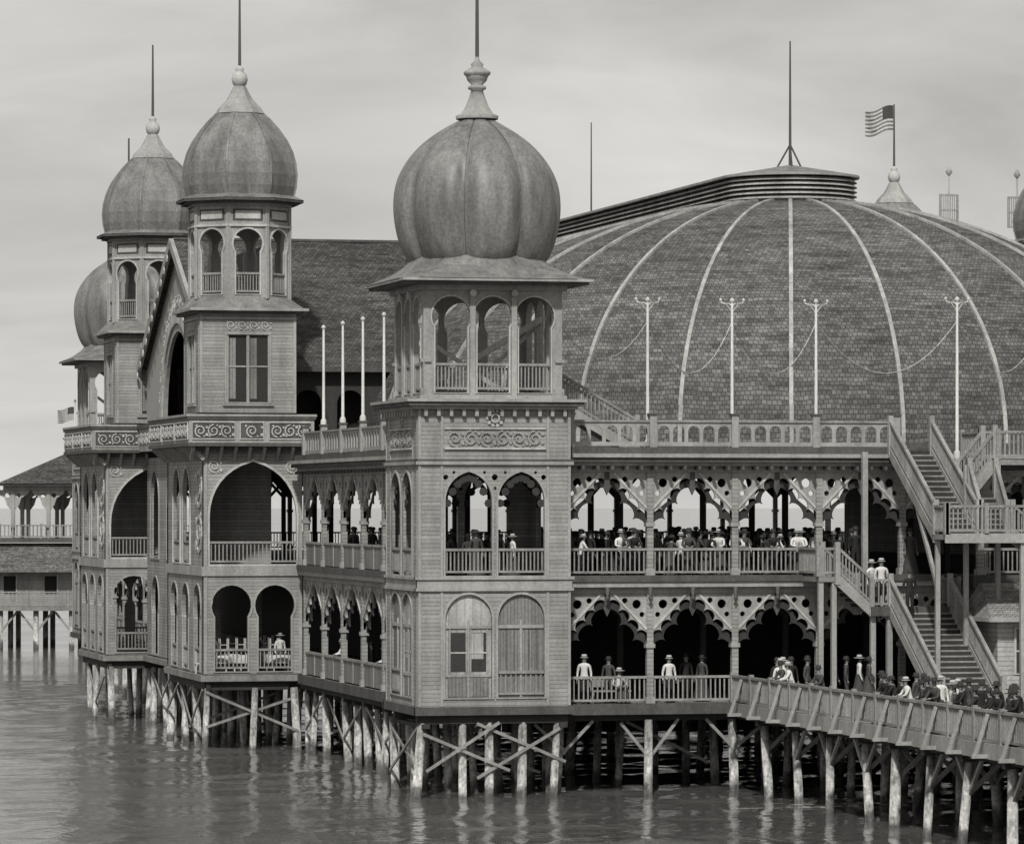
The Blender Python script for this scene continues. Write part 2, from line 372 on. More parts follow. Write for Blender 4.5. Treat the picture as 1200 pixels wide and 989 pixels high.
def corner_tower(k,ox,oy,full=True):
    A=5.65
    F=[Fr((ox,oy),(1,0),(0,-1)),Fr((ox,oy),(0,1),(-1,0)),Fr((ox+A,oy),(0,1),(1,0)),Fr((ox,oy+A),(1,0),(0,1))]
    for i,f in enumerate(F):
        a0,b0=(0,A) if i in (0,3) else (.14,A-.14)
        ops=[rnd(1.0,2.72,3.6,7.32),rnd(2.95,4.67,3.6,7.32)]
        wall(k,'siding',f,a0,b0,3.28,7.45,ops,frame='trim')
        for (a,b) in ((1.0,2.72),(2.95,4.67)):
            k['curtain' if (a<2) else 'boards'].prism(f,rnd(a+.01,b-.01,3.61,7.3),-.11,-.08)
            m=(a+b)/2
            k['trim'].prism(f,rect(m-.04,m+.04,3.62,6.4),-.08,-.03)
            k['trim'].prism(f,rect(a+.02,b-.02,6.1,6.22),-.08,-.02)
            if a<2:
                k['trim'].prism(f,rect(a+.02,b-.02,4.35,4.45),-.08,-.025)
                k['glass'].prism(f,rect(a+.2,m-.1,4.55,5.95),-.08,-.06); k['glass'].prism(f,rect(m+.1,b-.2,4.55,5.95),-.08,-.06)
                k['curtain'].prism(f,rect(m+.12,b-.3,5.0,5.93),-.06,-.055)
                for zz in (5.2,): k['trim_light'].prism(f,rect(a+.15,b-.15,zz,zz+.05),-.055,-.035)
                k['boards'].prism(f,rect(a+.1,b-.1,3.65,4.33),-.08,-.05)
                for q in (a+.15,m-.1,m+.06,b-.19): k['trim'].prism(f,rect(q,q+.05,4.46,6.08),-.06,-.032)
            else:
                baluster(k,f,a+.02,b-.02,3.6,.95,d=-.04)
                for q in (.3,.6,1.15,1.45): k['trim_dark'].prism(f,rect(a+q,a+q+.03,4.6,6.08),-.08,-.06)
        ops=[pointed(1.0,2.72,8.0,11.75),pointed(2.95,4.67,8.0,11.75)]
        ops2=[circ(1.02+.0,11.55,.1,8),circ(2.835,11.55,.12,8),circ(4.65,11.55,.1,8),circ(2.835,11.15,.07,6),circ(1.32,11.72,.06,6),circ(4.35,11.72,.06,6),circ(2.45,11.72,.06,6),circ(3.22,11.72,.06,6)]
        wall(k,'siding',f,a0,b0,7.96,12.0,ops+ops2,frame=None)
        for o in ops: outline(k['trim'],f,o,.08,-.02,.05)
        for (a,b) in ((1.0,2.72),(2.95,4.67)):
            for j in range(9):
                t=(j+.5)/9; x=a+(b-a)*t; zt=10.25+1.3*math.sin(math.pi*t)**.7
                k['dark_wood'].prism(f,circ(x,zt-.02,.15,8),-.12-.003*j,-.06-.002*j)
            baluster(k,f,a,b,8.0,.98,d=-.07,sp=.14)
        e=-.002 if i in(1,2) else 0
        for c0 in (.0,.82,4.75,A-.1):
            k['trim'].prism(f,rect(max(c0,a0+.0),min(c0+.1,b0),3.3,14.0),0.001,.035+e)
        for (z0,z1,m,d) in ((2.98,3.28,'trim_dark',.12),(7.45,7.56,'trim',.1),(7.56,7.86,'trim',.05),(7.86,7.96,'trim',.12),(12.0,12.12,'trim',.1),(12.12,12.2,'trim_dark',.06)):
            x0=-d if i in (0,3) else .001
            k[m].prism(f,rect(x0,A-x0,z0,z1),-.14,d)
        wall(k,'siding',f,a0,b0,12.2,14.0)
        k['trim_light'].prism(f,rect(.95,4.72,12.55,12.62),0,.08)
        k['trim_light'].prism(f,rect(.95,4.72,13.28,13.34),0,.06)
        scroll(k['trim'],f,1.05,4.6,12.64,13.26,0,.07)
        outline(k['trim_light'],f,circ(2.83,13.68,.12,10),.06,0,.1)
        for q in range(10):
            t=q*math.pi/5; k['trim_light'].prism(f,circ(2.83+.27*math.cos(t),13.68+.27*math.sin(t),.07,6),0,.07)
        for j in range(12): 
            x=.25+j*.468; k['trim'].prism(f,rect(x-.06,x+.06,13.75,14.0),0.001,.22)
        zb=14.5
        fr2=Fr((f.O+f.D*0-f.N*.25)[:2],f.D[:2],f.N[:2])
        w3=[(.55,2.0),(2.11,3.54),(3.65,5.1)]
        wall(k,'trim',fr2,.25 if i in(0,3) else .43,A-.25 if i in(0,3) else A-.43,zb,18.3,[horseshoe(a,b,zb+.1,18.08) for a,b in w3],d0=-.18,frame=None)
        for a,b in w3:
            outline(k['trim_light'],fr2,horseshoe(a,b,zb+.1,18.08),.05,-.02,.04)
            baluster(k,fr2,a+.05,b-.05,zb+.12,1.05,d=-.09,sp=.13)
        for c in (2.055,3.595): k['trim'].prism(fr2,rect(c-.1,c+.1,zb,18.3),.001,.1); k['trim_light'].prism(fr2,circ(c,18.2,.13,10),.1,.2)
        for c in (.4,5.25): k['trim'].prism(fr2,rect(c-.14,c+.14,zb,zb+.25),.001,.08); k['trim'].prism(fr2,rect(c-.12,c+.12,zb+1.2,zb+1.32),.001,.08)
    for (o,z0,z1,m) in ((.22,14.0,14.12,'trim'),(.42,14.12,14.26,'trim_dark'),(.5,14.26,14.36,'trim')):
        k[m].box(ox-o,ox+A+o,oy-o,oy+A+o,z0,z1)
    k['trim'].box(ox+.1,ox+A-.1,oy+.1,oy+A-.1,14.36,14.5)
    k['trim'].box(ox+.1,ox+A-.1,oy+.1,oy+A-.1,18.3,18.5)
    k['trim_dark'].box(ox-.55,ox+A+.55,oy-.55,oy+A+.55,18.5,18.6)
    k['trim'].box(ox-.7,ox+A+.7,oy-.7,oy+A+.7,18.6,18.7)
    c=A/2
    def ring(h,r,z,n=32):
        out=[]
        for q in range(n):
            t=2*math.pi*(q+.5)/n; cx,cy=math.cos(t),math.sin(t); m=max(abs(cx),abs(cy)); 
            sq=(cx/m*h,cy/m*h); 
            out.append((ox+c+sq[0]*(1-r)+cx*h*r,oy+c+sq[1]*(1-r)+cy*h*r,z))
        return out
    rs=[ring(3.55,0,18.7),ring(3.1,.3,18.95),ring(2.7,.75,19.25),ring(2.4,1,19.6)]
    for r0,r1 in zip(rs[:-1],rs[1:]):
        for q in range(32): k['metal_roof'].face([r0[q],r0[(q+1)%32],r1[(q+1)%32],r1[q]])
    onion(k,ox+c,oy+c)
    k['dark_wood'].box(ox+.2,ox+A-.2,oy+.2,oy+A-.2,7.6,7.94)
    k['dark_wood'].box(ox+.2,ox+A-.2,oy+.2,oy+A-.2,12.05,12.3)
    k['trim_light'].beam((ox+1.0,oy+A-1.0,14.7),(ox+A-.6,oy+1.5,17.4),.15,.2)
    k['trim_light'].beam((ox+3.0,oy+A-1.0,15.0),(ox+A-.6,oy+2.0,17.2),.1,.12)
    k['trim_light'].beam((ox+.6,oy+A-.8,17.2),(ox+3.2,oy+1.2,14.8),.08,.14)

corner_tower(K,0,0)
corner_tower(K,0,88)

# ------------------------------------------------------------- entrance (octagonal belfry) towers
def octdome(k,cx,cy):
    pr=[(2.2,23.88),(2.3,24.3),(2.34,24.8),(2.29,25.3),(2.16,25.8),(1.93,26.3),(1.6,26.8),(1.27,27.2),(.92,27.55),(.72,27.72)]
    cf=1/math.cos(math.pi/8)
    k['metal_roof'].lathe(cx,cy,[(r*cf,z) for r,z in pr],8,rot=math.pi/8,smooth=False)
    for q in range(8):
        t=math.pi/8+q*math.pi/4
        for (r0,z0),(r1,z1) in zip(pr[:-1],pr[1:]):
            k['metal_roof'].beam((cx+r0*cf*math.cos(t),cy+r0*cf*math.sin(t),z0),(cx+r1*cf*math.cos(t),cy+r1*cf*math.sin(t),z1),.08,.08)
    k['trim'].lathe(cx,cy,[(1.1,27.5),(.95,27.75),(.6,28.1),(.4,28.45),(.27,28.7)],8,rot=math.pi/8,smooth=False)
    k['trim_light'].lathe(cx,cy,[(.15,28.65),(.3,28.78),(.36,29.0),(.3,29.22),(.14,29.36),(.2,29.44),(.06,29.6)],14)
    k['iron'].cyl((cx,cy,29.5),(cx,cy,33.1),.07,.04,8)
def ent_tower(k,cx,cy):
    h=2.1
    F=[Fr((cx-h,cy-h),(1,0),(0,-1)),Fr((cx-h,cy-h),(0,1),(-1,0)),Fr((cx+h,cy-h),(0,1),(1,0)),Fr((cx-h,cy+h),(1,0),(0,1))]
    for i,f in enumerate(F):
        a0,b0=(0,2*h) if i in (0,3) else (.14,2*h-.14)
        wall(k,'siding',f,a0,b0,14.5,18.75,[rect(1.17,3.03,14.95,17.85)])
        k['glass'].prism(f,rect(1.18,3.02,14.96,17.84),-.12,-.09)
        k['boards'].prism(f,rect(1.3,1.58,15.1,17.7),-.09,-.08); k['boards'].prism(f,rect(2.2,2.5,15.1,17.7),-.09,-.08)
        for q in (1.17,2.04,2.97): k['trim'].prism(f,rect(q,q+.09 if q!=2.04 else q+.12,14.95,17.85),-.09,.0)
        for z in (16.45,): k['trim'].prism(f,rect(1.26,2.97,z,z+.07),-.08,-.045)
        outline(k['trim'],f,rect(1.17,3.03,14.95,17.85),.1,0,.05)
        k['trim'].prism(f,rect(1.0,3.2,14.8,14.87),0,.12)
        for j in range(4):
            x=1.35+j*.5; scroll(k['trim_light'],f,x-.24,x+.24,18.05,18.45,.001,.05)
        for c0 in (.0,2*h-.12): k['trim'].prism(f,rect(max(c0,a0),min(c0+.12,b0),14.5,18.75),.001,.03)
        k['trim'].prism(f,rect(a0,b0,18.5,18.6),.031,.06)
    k['trim_dark'].box(cx-h-.3,cx+h+.3,cy-h-.3,cy+h+.3,18.75,18.86)
    k['trim'].box(cx-h-.48,cx+h+.48,cy-h-.48,cy+h+.48,18.86,18.98)
    ap=2.05; cf=1/math.cos(math.pi/8)
    base=[];top=[]
    for q in range(16):
        t=math.pi/16+q*math.pi/8; c,s=math.cos(t),math.sin(t); m=max(abs(c),abs(s))
        base.append((cx+c/m*(h+.46),cy+s/m*(h+.46),18.98))
        tt=((t+math.pi/8)%(math.pi/4))-math.pi/8; r=(ap+.05)/math.cos(tt)
        top.append((cx+c*r,cy+s*r,19.5))
    for q in range(16): k['metal_roof'].face([base[q],base[(q+1)%16],top[(q+1)%16],top[q]])
    fw=2*ap*math.tan(math.pi/8)
    for q in range(8):
        t=q*math.pi/4; n=(math.cos(t),math.sin(t)); d=(-n[1],n[0])
        f=Fr((cx+n[0]*ap-d[0]*fw/2,cy+n[1]*ap-d[1]*fw/2),d,n)
        k['trim'].prism(f,rect(.02,fw-.02,19.45,23.4),-.14,0,[horseshoe(.22,fw-.22,19.6,22.4)])
        outline(k['trim_light'],f,horseshoe(.22,fw-.22,19.6,22.4),.07,-.01,.04)
        k['trim_dark'].prism(f,rect(.2,fw-.2,22.75,23.25),.0,.02); k['trim_light'].prism(f,rect(.3,fw-.3,22.83,23.17),.02,.04)
        baluster(k,f,.28,fw-.28,19.58,.95,d=-.07,sp=.12,w=.04)
        k['trim'].prism(f,rect(-.06,.1,19.4,23.4),-.02,.05);k['trim'].prism(f,rect(fw-.1,fw+.06,19.4,23.4),-.02,.051)
        k['trim_light'].prism(f,rect(0,fw,22.5,22.6),.04,.09)
    def ol(r,z0,z1,m): k[m].lathe(cx,cy,[(r*cf,z0),(r*cf,z1)],8,rot=math.pi/8,smooth=False)
    ol(2.15,23.4,23.55,'trim'); ol(2.4,23.5,23.62,'trim_dark'); ol(2.62,23.6,23.72,'trim_dark')
    k['metal_roof'].lathe(cx,cy,[(2.64*cf,23.72),(2.3*cf,23.88),(2.1*cf,23.95)],8,rot=math.pi/8,smooth=False)
    octdome(k,cx,cy)
ent_tower(K,-.78,33.1)
ent_tower(K,-.78,58.1)
ent_tower(K,44.6,52.6)
ent_tower(K,44.6,79.4)

def ent_block(k,x0,y0,y1,x1=1.58):
    f=FRONT(y0); g=LEFT(x0)
    for ff,a,b,n in ((f,x0,x1,2),(g,y0,y1,3),(Fr((0,y1),(1,0),(0,1)),x0,x1,2)):
        L=b-a; aa,bb=(a,b) if ff is not g else (a+.14,b-.14)
        st=(L-.5)/n
        ops=[horseshoe(a+.25+st*i+.08,a+.25+st*(i+1)-.08,3.4,7.1) for i in range(n)] if n==2 else [horseshoe(a+.7+st*i*1.0,a+.7+st*i+1.9,3.4,7.1) for i in range(n)]
        wall(k,'siding',ff,aa,bb,3.28,7.5,ops)
        for o in ops:
            outline(k['trim'],ff,o,.08,-.01,.05)
            m=(o[0][0],o[1][0])
            baluster(k,ff,m[0],m[1],3.42,.95,d=-.07)
        k['trim'].prism(ff,rect(a-.1,b+.1 if ff is not g else b,7.5,7.9),-.1,.08 if ff is not g else .083)
        if ff is g:
            ops=[pointed(a+3.6,a+5.6,8.0,12.2),pointed(a+6.3,a+8.3,8.0,12.2)] if L>9.5 else [pointed(a+2.6,a+4.8,8.0,12.2),pointed(a+5.6,a+7.8,8.0,12.2)]
        else: ops=[pointed(a+.25,b-.25,8.0,12.4)]
        wall(k,'siding',ff,aa,bb,7.9,12.85,ops)
        for o in ops:
            outline(k['trim_light'],ff,o,.1,-.01,.06)
            baluster(k,ff,o[0][0],o[1][0],7.98,1.0,d=-.07)
        if ff is g: scroll_v(k['trim_light'],ff,a+.5,a+1.9,8.4,12.3)
        else:
            for sg in (0,1):
                c=(a+.45) if sg==0 else (b-.45); scroll(k['trim_light'],ff,c-.3,c+.3,11.9,12.5,.001,.05)
        for c0 in (a,b-.14): k['trim'].prism(ff,rect(c0 if ff is not g else max(c0,aa),(c0+.14) if ff is not g else min(c0+.14,bb),3.3,12.85),.001,.04 if ff is not g else .038)
    k['siding'].box(x0+.3,x1-.7,y0+3.6,y0+3.75,7.95,12.6)
    X0,X1,Y0,Y1=x0-.75,x1+.4,y0-.7,y1+.5
    k['trim_dark'].box(x0-.35,x1+.2,y0-.35,y1+.3,12.85,13.05)
    k['trim_dark'].box(X0-.05,X1+.05,Y0-.05,Y1+.05,13.05,13.2)
    k['trim'].box(X0,X1,Y0,Y1,13.2,14.2)
    k['trim_dark'].box(X0-.07,X1+.07,Y0-.07,Y1+.07,14.2,14.32)
    k['trim'].box(X0-.1,X1+.1,Y0-.1,Y1+.1,14.32,14.42)
    f=FRONT(Y0);g=LEFT(X0)
    w=(X1-X0)
    for a,b in ((X0+.15,X0+w*.36),(X0+w*.41,X0+w*.59),(X0+w*.64,X1-.15)):
        k['trim_dark'].prism(f,rect(a,b,13.38,14.05),0,.01); scroll(k['trim_light'],f,a+.05,b-.05,13.42,14.0,.011,.06)
        outline(k['trim_light'],f,rect(a,b,13.38,14.05),.05,0,.05)
    n=3; st=(Y1-Y0)/n
    for i in range(n):
        a=Y0+st*i+.2;b=Y0+st*(i+1)-.2
        k['trim_dark'].prism(g,rect(a,b,13.38,14.05),0,.01); scroll(k['trim_light'],g,a+.05,b-.05,13.42,14.0,.011,.06)
        outline(k['trim_light'],g,rect(a,b,13.38,14.05),.05,0,.05)
    x=X0+.2
    while x<X1: k['trim'].beam((x,y0-.02,12.5),(x,Y0+.1,13.04),.12,.18); x+=.62
    y=Y0+.5
    while y<Y1: k['trim'].beam((x0-.02,y,12.5),(X0+.1,y,13.04),.12,.18); y+=.8
ent_block(K,-2.7,31,41)
ent_block(K,-3.4,56,65)
K['siding'].box(42.5,46.7,50.5,82,3.3,14.5)

# gable and entrance hall
xg=-1.4; g=LEFT(xg)
K['shingle_light'].prism(g,[(41.3,14.45),(56,14.45),(56,17.0),(45.8,22.7),(35.4,16.8),(35.4,14.45)],-.15,0,[[(41.5,14.5),(50.4,14.5)]+arc(45.95,14.5,4.45,0,180,20)])
ribbon(K['trim_light'],g,arc(45.95,14.5,4.7,0,180,24),.5,.0,.15)
ribbon(K['trim'],g,arc(45.95,14.5,4.25,0,180,24),.35,-.1,.06)
for i in range(16):
    t=math.radians(12+i*10.4); scroll(K['trim_light'],g,45.95+5.5*math.cos(t)-.4,45.95+5.5*math.cos(t)+.4,14.5+5.5*math.sin(t)-.35,14.5+5.5*math.sin(t)+.35,.0,.06)
K['dark_wood'].box(.9,1.0,36,56,12.7,22)
wall(K,'siding',g,41.14,55.8,3.3,12.8,[horseshoe(42,44.2,3.4,7.1),horseshoe(47,49.2,3.4,7.1),horseshoe(52,54.2,3.4,7.1),pointed(42,44.6,8,12.2),pointed(47,49.6,8,12.2),pointed(52,54.6,8,12.2)],frame='trim')
K['trim'].box(-1.9,.2,41.55,55.2,13.1,14.2); K['trim_dark'].box(-2.0,.2,41.56,55.19,14.2,14.4)
scroll(K['trim_light'],LEFT(-1.9),42,55,13.4,14.0)
def roofquad(k,m,p0,p1,p2,p3):
    a=Vector(p0);u=(Vector(p1)-a).length;v=(Vector(p3)-a).length
    k[m].face([p0,p1,p2,p3],uv=[(0,0),(u,0),(u,v),(0,v)])
RZ=22.8
roofquad(K,'shingle_dark',(-1.75,34.6,16.6),(16,34.6,16.6),(16,45.8,RZ),(-1.75,45.8,RZ))
roofquad(K,'shingle_dark',(-1.75,57,16.6),(16,57,16.6),(16,45.8,RZ),(-1.75,45.8,RZ))
K['trim'].beam((-1.8,34.5,16.47),(-1.8,45.8,RZ-.13),.18,.4); K['trim'].beam((-1.8,57.1,16.47),(-1.8,45.8,RZ-.13),.18,.4)
K['trim_dark'].beam((-1.6,34.5,16.5),(14,34.5,16.5),.2,.22)
K['trim_dark'].beam((-1.7,45.8,RZ+.05),(15,45.8,RZ+.05),.2,.12)
for i in range(12):
    t=(i+.5)/12; K['trim_light'].prism(LEFT(-1.9),circ(45.8+11.2*t,RZ-.15-6.2*t-.45,.18,8),0,.05)
wall(K,'dark_wood',FRONT(35.0),1.6,12,12.7,16.6,[rnd(2+i*1.9,3.2+i*1.9,13.2,15.6) for i in range(5)])
K['dark'].box(1.6,12,36.4,36.5,12.7,16.5)

# ------------------------------------------------------------- floors
def slabs(z0,z1,m,e=0):
    K[m].box(XL-.25,45,.7,93.5,z0,z1)
slabs(2.98,3.25,'deck')
XE=XL-.251
K['deck'].box(-2.85,XE,30.85,41.15,2.98,3.25);K['deck'].box(-3.55,XE,55.85,65.15,2.98,3.25);K['deck'].box(-1.6,XE,41.16,55.84,2.98,3.25)
K['deck'].box(.0,5.65,0.0,.699,2.99,3.26); K['deck'].box(.0,XE,.7,5.65,2.99,3.26)
K['deck'].box(.0,XE,88,93.5,2.99,3.26)
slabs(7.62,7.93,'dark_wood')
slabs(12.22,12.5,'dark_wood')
K['deck'].box(XL-.3,45,.65,93.5,12.5,12.6)
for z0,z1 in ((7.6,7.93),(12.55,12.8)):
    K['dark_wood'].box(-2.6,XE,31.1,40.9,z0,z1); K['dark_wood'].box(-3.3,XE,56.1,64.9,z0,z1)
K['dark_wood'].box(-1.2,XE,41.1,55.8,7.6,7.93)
XR=45
for (z0,z1,y,m) in ((2.9,3.3,.58,'trim_dark'),(7.55,7.75,.6,'trim'),(7.75,7.98,.52,'trim_dark'),(11.98,12.12,.55,'trim'),(12.12,12.28,.3,'trim_dark'),(12.28,12.42,.2,'trim'),(12.42,12.66,.42,'trim_dark')):
    K[m].box(5.8,XR,y,.64,z0,z1)
for (z0,z1,x,m) in ((2.9,3.3,-.36,'trim_dark'),(7.55,7.75,-.35,'trim'),(7.75,7.98,-.42,'trim_dark'),(11.98,12.12,-.4,'trim'),(12.12,12.28,-.65,'trim_dark'),(12.28,12.42,-.75,'trim'),(12.42,12.66,-.52,'trim_dark')):
    K[m].box(XL+x,XL-.31,5.8,30.2,z0,z1); K[m].box(XL+x,XL-.31,65.6,87.8,z0,z1)
x=6.2
while x<45: K['trim_dark'].box(x-.05,x+.05,.25,.9,11.84,11.97); x+=.55
y=6.4
while y<30: K['trim_dark'].box(XL-.6,XL-.05,y-.05,y+.05,11.84,11.97); y+=.7
x=7.2
while x<15.3:
    K['trim_dark'].cyl((x,.62,7.25),(x,.62,7.56),.05,.09,8); K['trim_dark'].lathe(x,.62,[(.02,7.05),(.09,7.15),(.02,7.26)],8); x+=1.62

# galleries
fc=[5.65+3.24*i for i in range(13)]
fg=FRONT(1.0)
gallery(K,fg,fc,7.95,11.76,'bal',ends=(False,True),railto=15.3)
gallery(K,fg,fc,3.27,7.32,'bal',ends=(False,True),railto=12.1)
gl=LEFT(XL)
lcols=[5.2+4.15*i for i in range(7)]
def lgal(cols,zf,zt):
    gallery(K,gl,cols,zf,zt,'panel',ends=(False,True))
lgal(lcols,7.95,11.76)
lgal(lcols,3.27,7.32)
lgal([65+3.8*i for i in range(7)],7.95,11.76); lgal([65+3.8*i for i in range(7)],3.27,7.32)
bg=BACK(93.0)
gallery(K,bg,[6+3.25*i for i in range(13)],7.95,12.1,'bal',simple=True)
rg=RIGHT(44.8); gallery(K,rg,[1+3.8*i for i in range(25)],7.95,12.1,'bal',simple=True)
def icol(x,y,zt=12.2,z0=7.95,full=True):
    K['dark_wood'].box(x-.1,x+.1,y-.1,y+.1,z0,zt)
    for dx,dy in ((1,0),(-1,0),(0,1),(0,-1)):
        K['dark_wood'].beam((x,y,zt-1.3),(x+dx*1.1,y+dy*1.1,zt-.1),.1,.14)
        if full: K['dark_wood'].beam((x,y,zt-.8),(x+dx*.65,y+dy*.65,zt-.05),.1,.1)
for x in fc[:12]: icol(x,5.2)
for x in fc[1:12:2]: icol(x,9.6)
for y in [11.7+4.05*i for i in range(20)]:
    icol(5.4,y,full=False)
for x in fc[:12]: icol(x,5.2,7.6,3.27)
for y in [7.65+4.05*i for i in range(6)]: icol(5.0,y,7.6,3.27)
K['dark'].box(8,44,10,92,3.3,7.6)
for x in fc[:12]: K['dark_wood'].box(x-.1,x+.1,.9,10,12.0,12.2)
K['dark_wood'].box(XL+.1,44,5.1,5.3,11.9,12.18)

arcade_rail(K,FRONT(1.05),5.9,18.4,12.66,1.0)
arcade_rail(K,LEFT(XL-.05),5.2,30.1,12.66,1.0,post=4.15)
arcade_rail(K,LEFT(XL-.05),65.8,87.5,12.66,1.0,post=4.05)

def stair(k,p0,p1,width_dir,w,rail=True,railm='boards',riser=.19,solid=True):
    p0=Vector(p0);p1=Vector(p1);wd=Vector(width_dir).normalized()*w
    n=max(2,int(round(abs(p0.z-p1.z)/riser))); d=(p1-p0)/n; run=Vector((d.x,d.y,0))
    for i in range(n):
        a=p0+Vector((d.x,d.y,0))*i; z=p0.z+d.z*(i+1)
        q=[a,a+run,a+run+wd,a+wd]
        k['rail'].hexa([(v.x,v.y,z-.05) for v in q]+[(v.x,v.y,z) for v in q])
        rr=run.normalized()*.03
        q=[a,a+rr,a+rr+wd,a+wd]
        k['dark_wood'].hexa([(v.x,v.y,z) for v in q]+[(v.x,v.y,z-d.z-.05) for v in q])
    for off in (Vector((0,0,0)),wd):
        a=p0+off;b=p1+off
        k['trim'].beam(a-Vector((0,0,.12)),b-Vector((0,0,.12)),.1,.36)
        if rail:
            k['rail'].beam(a+Vector((0,0,1.05)),b+Vector((0,0,1.05)),.13,.1)
            k['rail'].beam(a+Vector((0,0,.22)),b+Vector((0,0,.22)),.07,.08)
            m=int((b-a).length/.17)
            for i in range(m):
                p=a.lerp(b,(i+.5)/m); k['rail'].box(p.x-.025,p.x+.025,p.y-.025,p.y+.025,p.z+.1,p.z+1.02)
            for p in (a,b): k['trim'].box(p.x-.09,p.x+.09,p.y-.09,p.y+.09,p.z-.3,p.z+1.25)
stair(K,(5.8,3.2,14.5),(9.0,3.2,12.65),(0,1,0),1.1)

# ------------------------------------------------------------- main dome
DX,DY,R,ZB,HZ=22.3,27.0,17.0,12.95,10.7
DL=38.0
NP=40
mx=math.acos(2.6/R)
pf=[(R*math.cos(mx*k/NP),ZB+HZ*math.sin(mx*k/NP)) for k in range(NP+1)]
arcL=[0]
for a,b in zip(pf[:-1],pf[1:]): arcL.append(arcL[-1]+math.hypot(a[0]-b[0],a[1]-b[1]))
dm=K['shingle']
def dpt(phi,r,z,end):
    return (DX+r*math.sin(phi),(DY-r*math.cos(phi)) if end==0 else (DY+DL+r*math.cos(phi)),z)
M=48
for end in (0,1):
    for j in range(NP):
        (r0,z0),(r1,z1)=pf[j],pf[j+1]
        for i in range(M):
            a=-math.pi/2+math.pi*i/M;b=-math.pi/2+math.pi*(i+1)/M
            dm.face([dpt(a,r0,z0,end),dpt(b,r0,z0,end),dpt(b,r1,z1,end),dpt(a,r1,z1,end)],True,
                    uv=[(a*r0,arcL[j]),(b*r0,arcL[j]),(b*r1,arcL[j+1]),(a*r1,arcL[j+1])])
for sg in (-1,1):
    for j in range(NP):
        (r0,z0),(r1,z1)=pf[j],pf[j+1]
        dm.face([(DX+sg*r0,DY,z0),(DX+sg*r0,DY+DL,z0),(DX+sg*r1,DY+DL,z1),(DX+sg*r1,DY,z1)],True,uv=[(0,arcL[j]),(DL,arcL[j]),(DL,arcL[j+1]),(0,arcL[j+1])])
rb=K['rib']
for q in range(-6,8):
    ph=math.radians(15*q-17.0)
    if abs(ph)>math.pi/2: continue
    for end in (0,1):
        for j in range(NP):
            (r0,z0),(r1,z1)=pf[j],pf[j+1]
            rb.beam(dpt(ph,r0+.03,z0+.03,end),dpt(ph,r1+.03,z1+.03,end),.16,.12)
for i in range(1,8):
    y=DY+DL*i/8
    for sg in (-1,1):
        for j in range(NP):
            (r0,z0),(r1,z1)=pf[j],pf[j+1]
            rb.beam((DX+sg*(r0+.03),y,z0+.03),(DX+sg*(r1+.03),y,z1+.03),.15,.12)
for (rr,z0,z1,m) in ((17.1,12.6,13.0,'trim_dark'),):
    pts=[(DX+rr*math.sin(a),DY-rr*math.cos(a)) for a in [-math.pi/2+math.pi*i/48 for i in range(49)]]
    pts+= [(DX+rr*math.sin(a),DY+DL-rr*math.cos(a)) for a in [math.pi/2+math.pi*i/48 for i in range(49)]]
    for a,b in zip(pts,pts[1:]+pts[:1]): K[m].face([(a[0],a[1],z0),(b[0],b[1],z0),(b[0],b[1],z1),(a[0],a[1],z1)])
zt=pf[-1][1]
def oval(r,z0,r1,z1,m):
    def P(rr,z):
        A=[(DX+rr*math.sin(a),DY-rr*math.cos(a),z) for a in [-math.pi/2+math.pi*i/24 for i in range(25)]]
        B=[(DX+rr*math.sin(a),DY+DL-rr*math.cos(a),z) for a in [math.pi/2+math.pi*i/24 for i in range(25)]]
        return A+B
    a=P(r,z0);b=P(r1,z1);n=len(a)
    for i in range(n): K[m].face([a[i],a[(i+1)%n],b[(i+1)%n],b[i]])
oval(2.75,zt-.25,2.75,zt+.1,'trim')
z=zt+.1
for i in range(5):
    oval(2.72,z,2.9,z-.0,'trim'); oval(2.9,z,2.72,z+.13,'rib'); oval(2.72,z+.13,2.62,z+.13,'dark'); oval(2.62,z+.13,2.62,z+.2,'dark'); oval(2.62,z+.2,2.72,z+.2,'trim')
    z+=.2
oval(3.0,z,3.0,z+.1,'trim'); oval(2.6,z,3.0,z,'trim'); oval(3.0,z+.1,.05,z+.62,'metal_roof')
K['iron'].cyl((DX,DY,z+.5),(DX,DY,30.6),.07,.035,8)
for a in (20,140,260):
    t=math.radians(a); K['iron'].cyl((DX+.75*math.cos(t),DY+.75*math.sin(t),z+.3),(DX,DY,z+1.5),.04,.04,6)
K['iron'].cyl((24.4,69.5,23.5),(24.4,69.5,30.8),.06,.03,6)

# lower right projecting terrace wing
fw=FRONT(-1.6)
K['deck'].box(20.6,45,-1.9,.19,12.0,12.2); K['trim_dark'].box(20.5,45,-2.0,-1.9,11.85,12.25); K['trim_dark'].box(20.5,20.6,-1.9,.19,11.85,12.25)
baluster(K,FRONT(-1.85),20.7,40,12.2,1.05,post=3.25)
baluster(K,LEFT(20.7),-1.8,.2,12.2,1.05,post=2)
gallery(K,fw,[20.75+3.4*i for i in range(7)],7.95,11.6,'bal')
K['dark_wood'].box(20.5,45,-1.8,.5,7.6,7.92); K['trim_dark'].box(20.4,45,-1.95,-1.8,7.5,7.98)
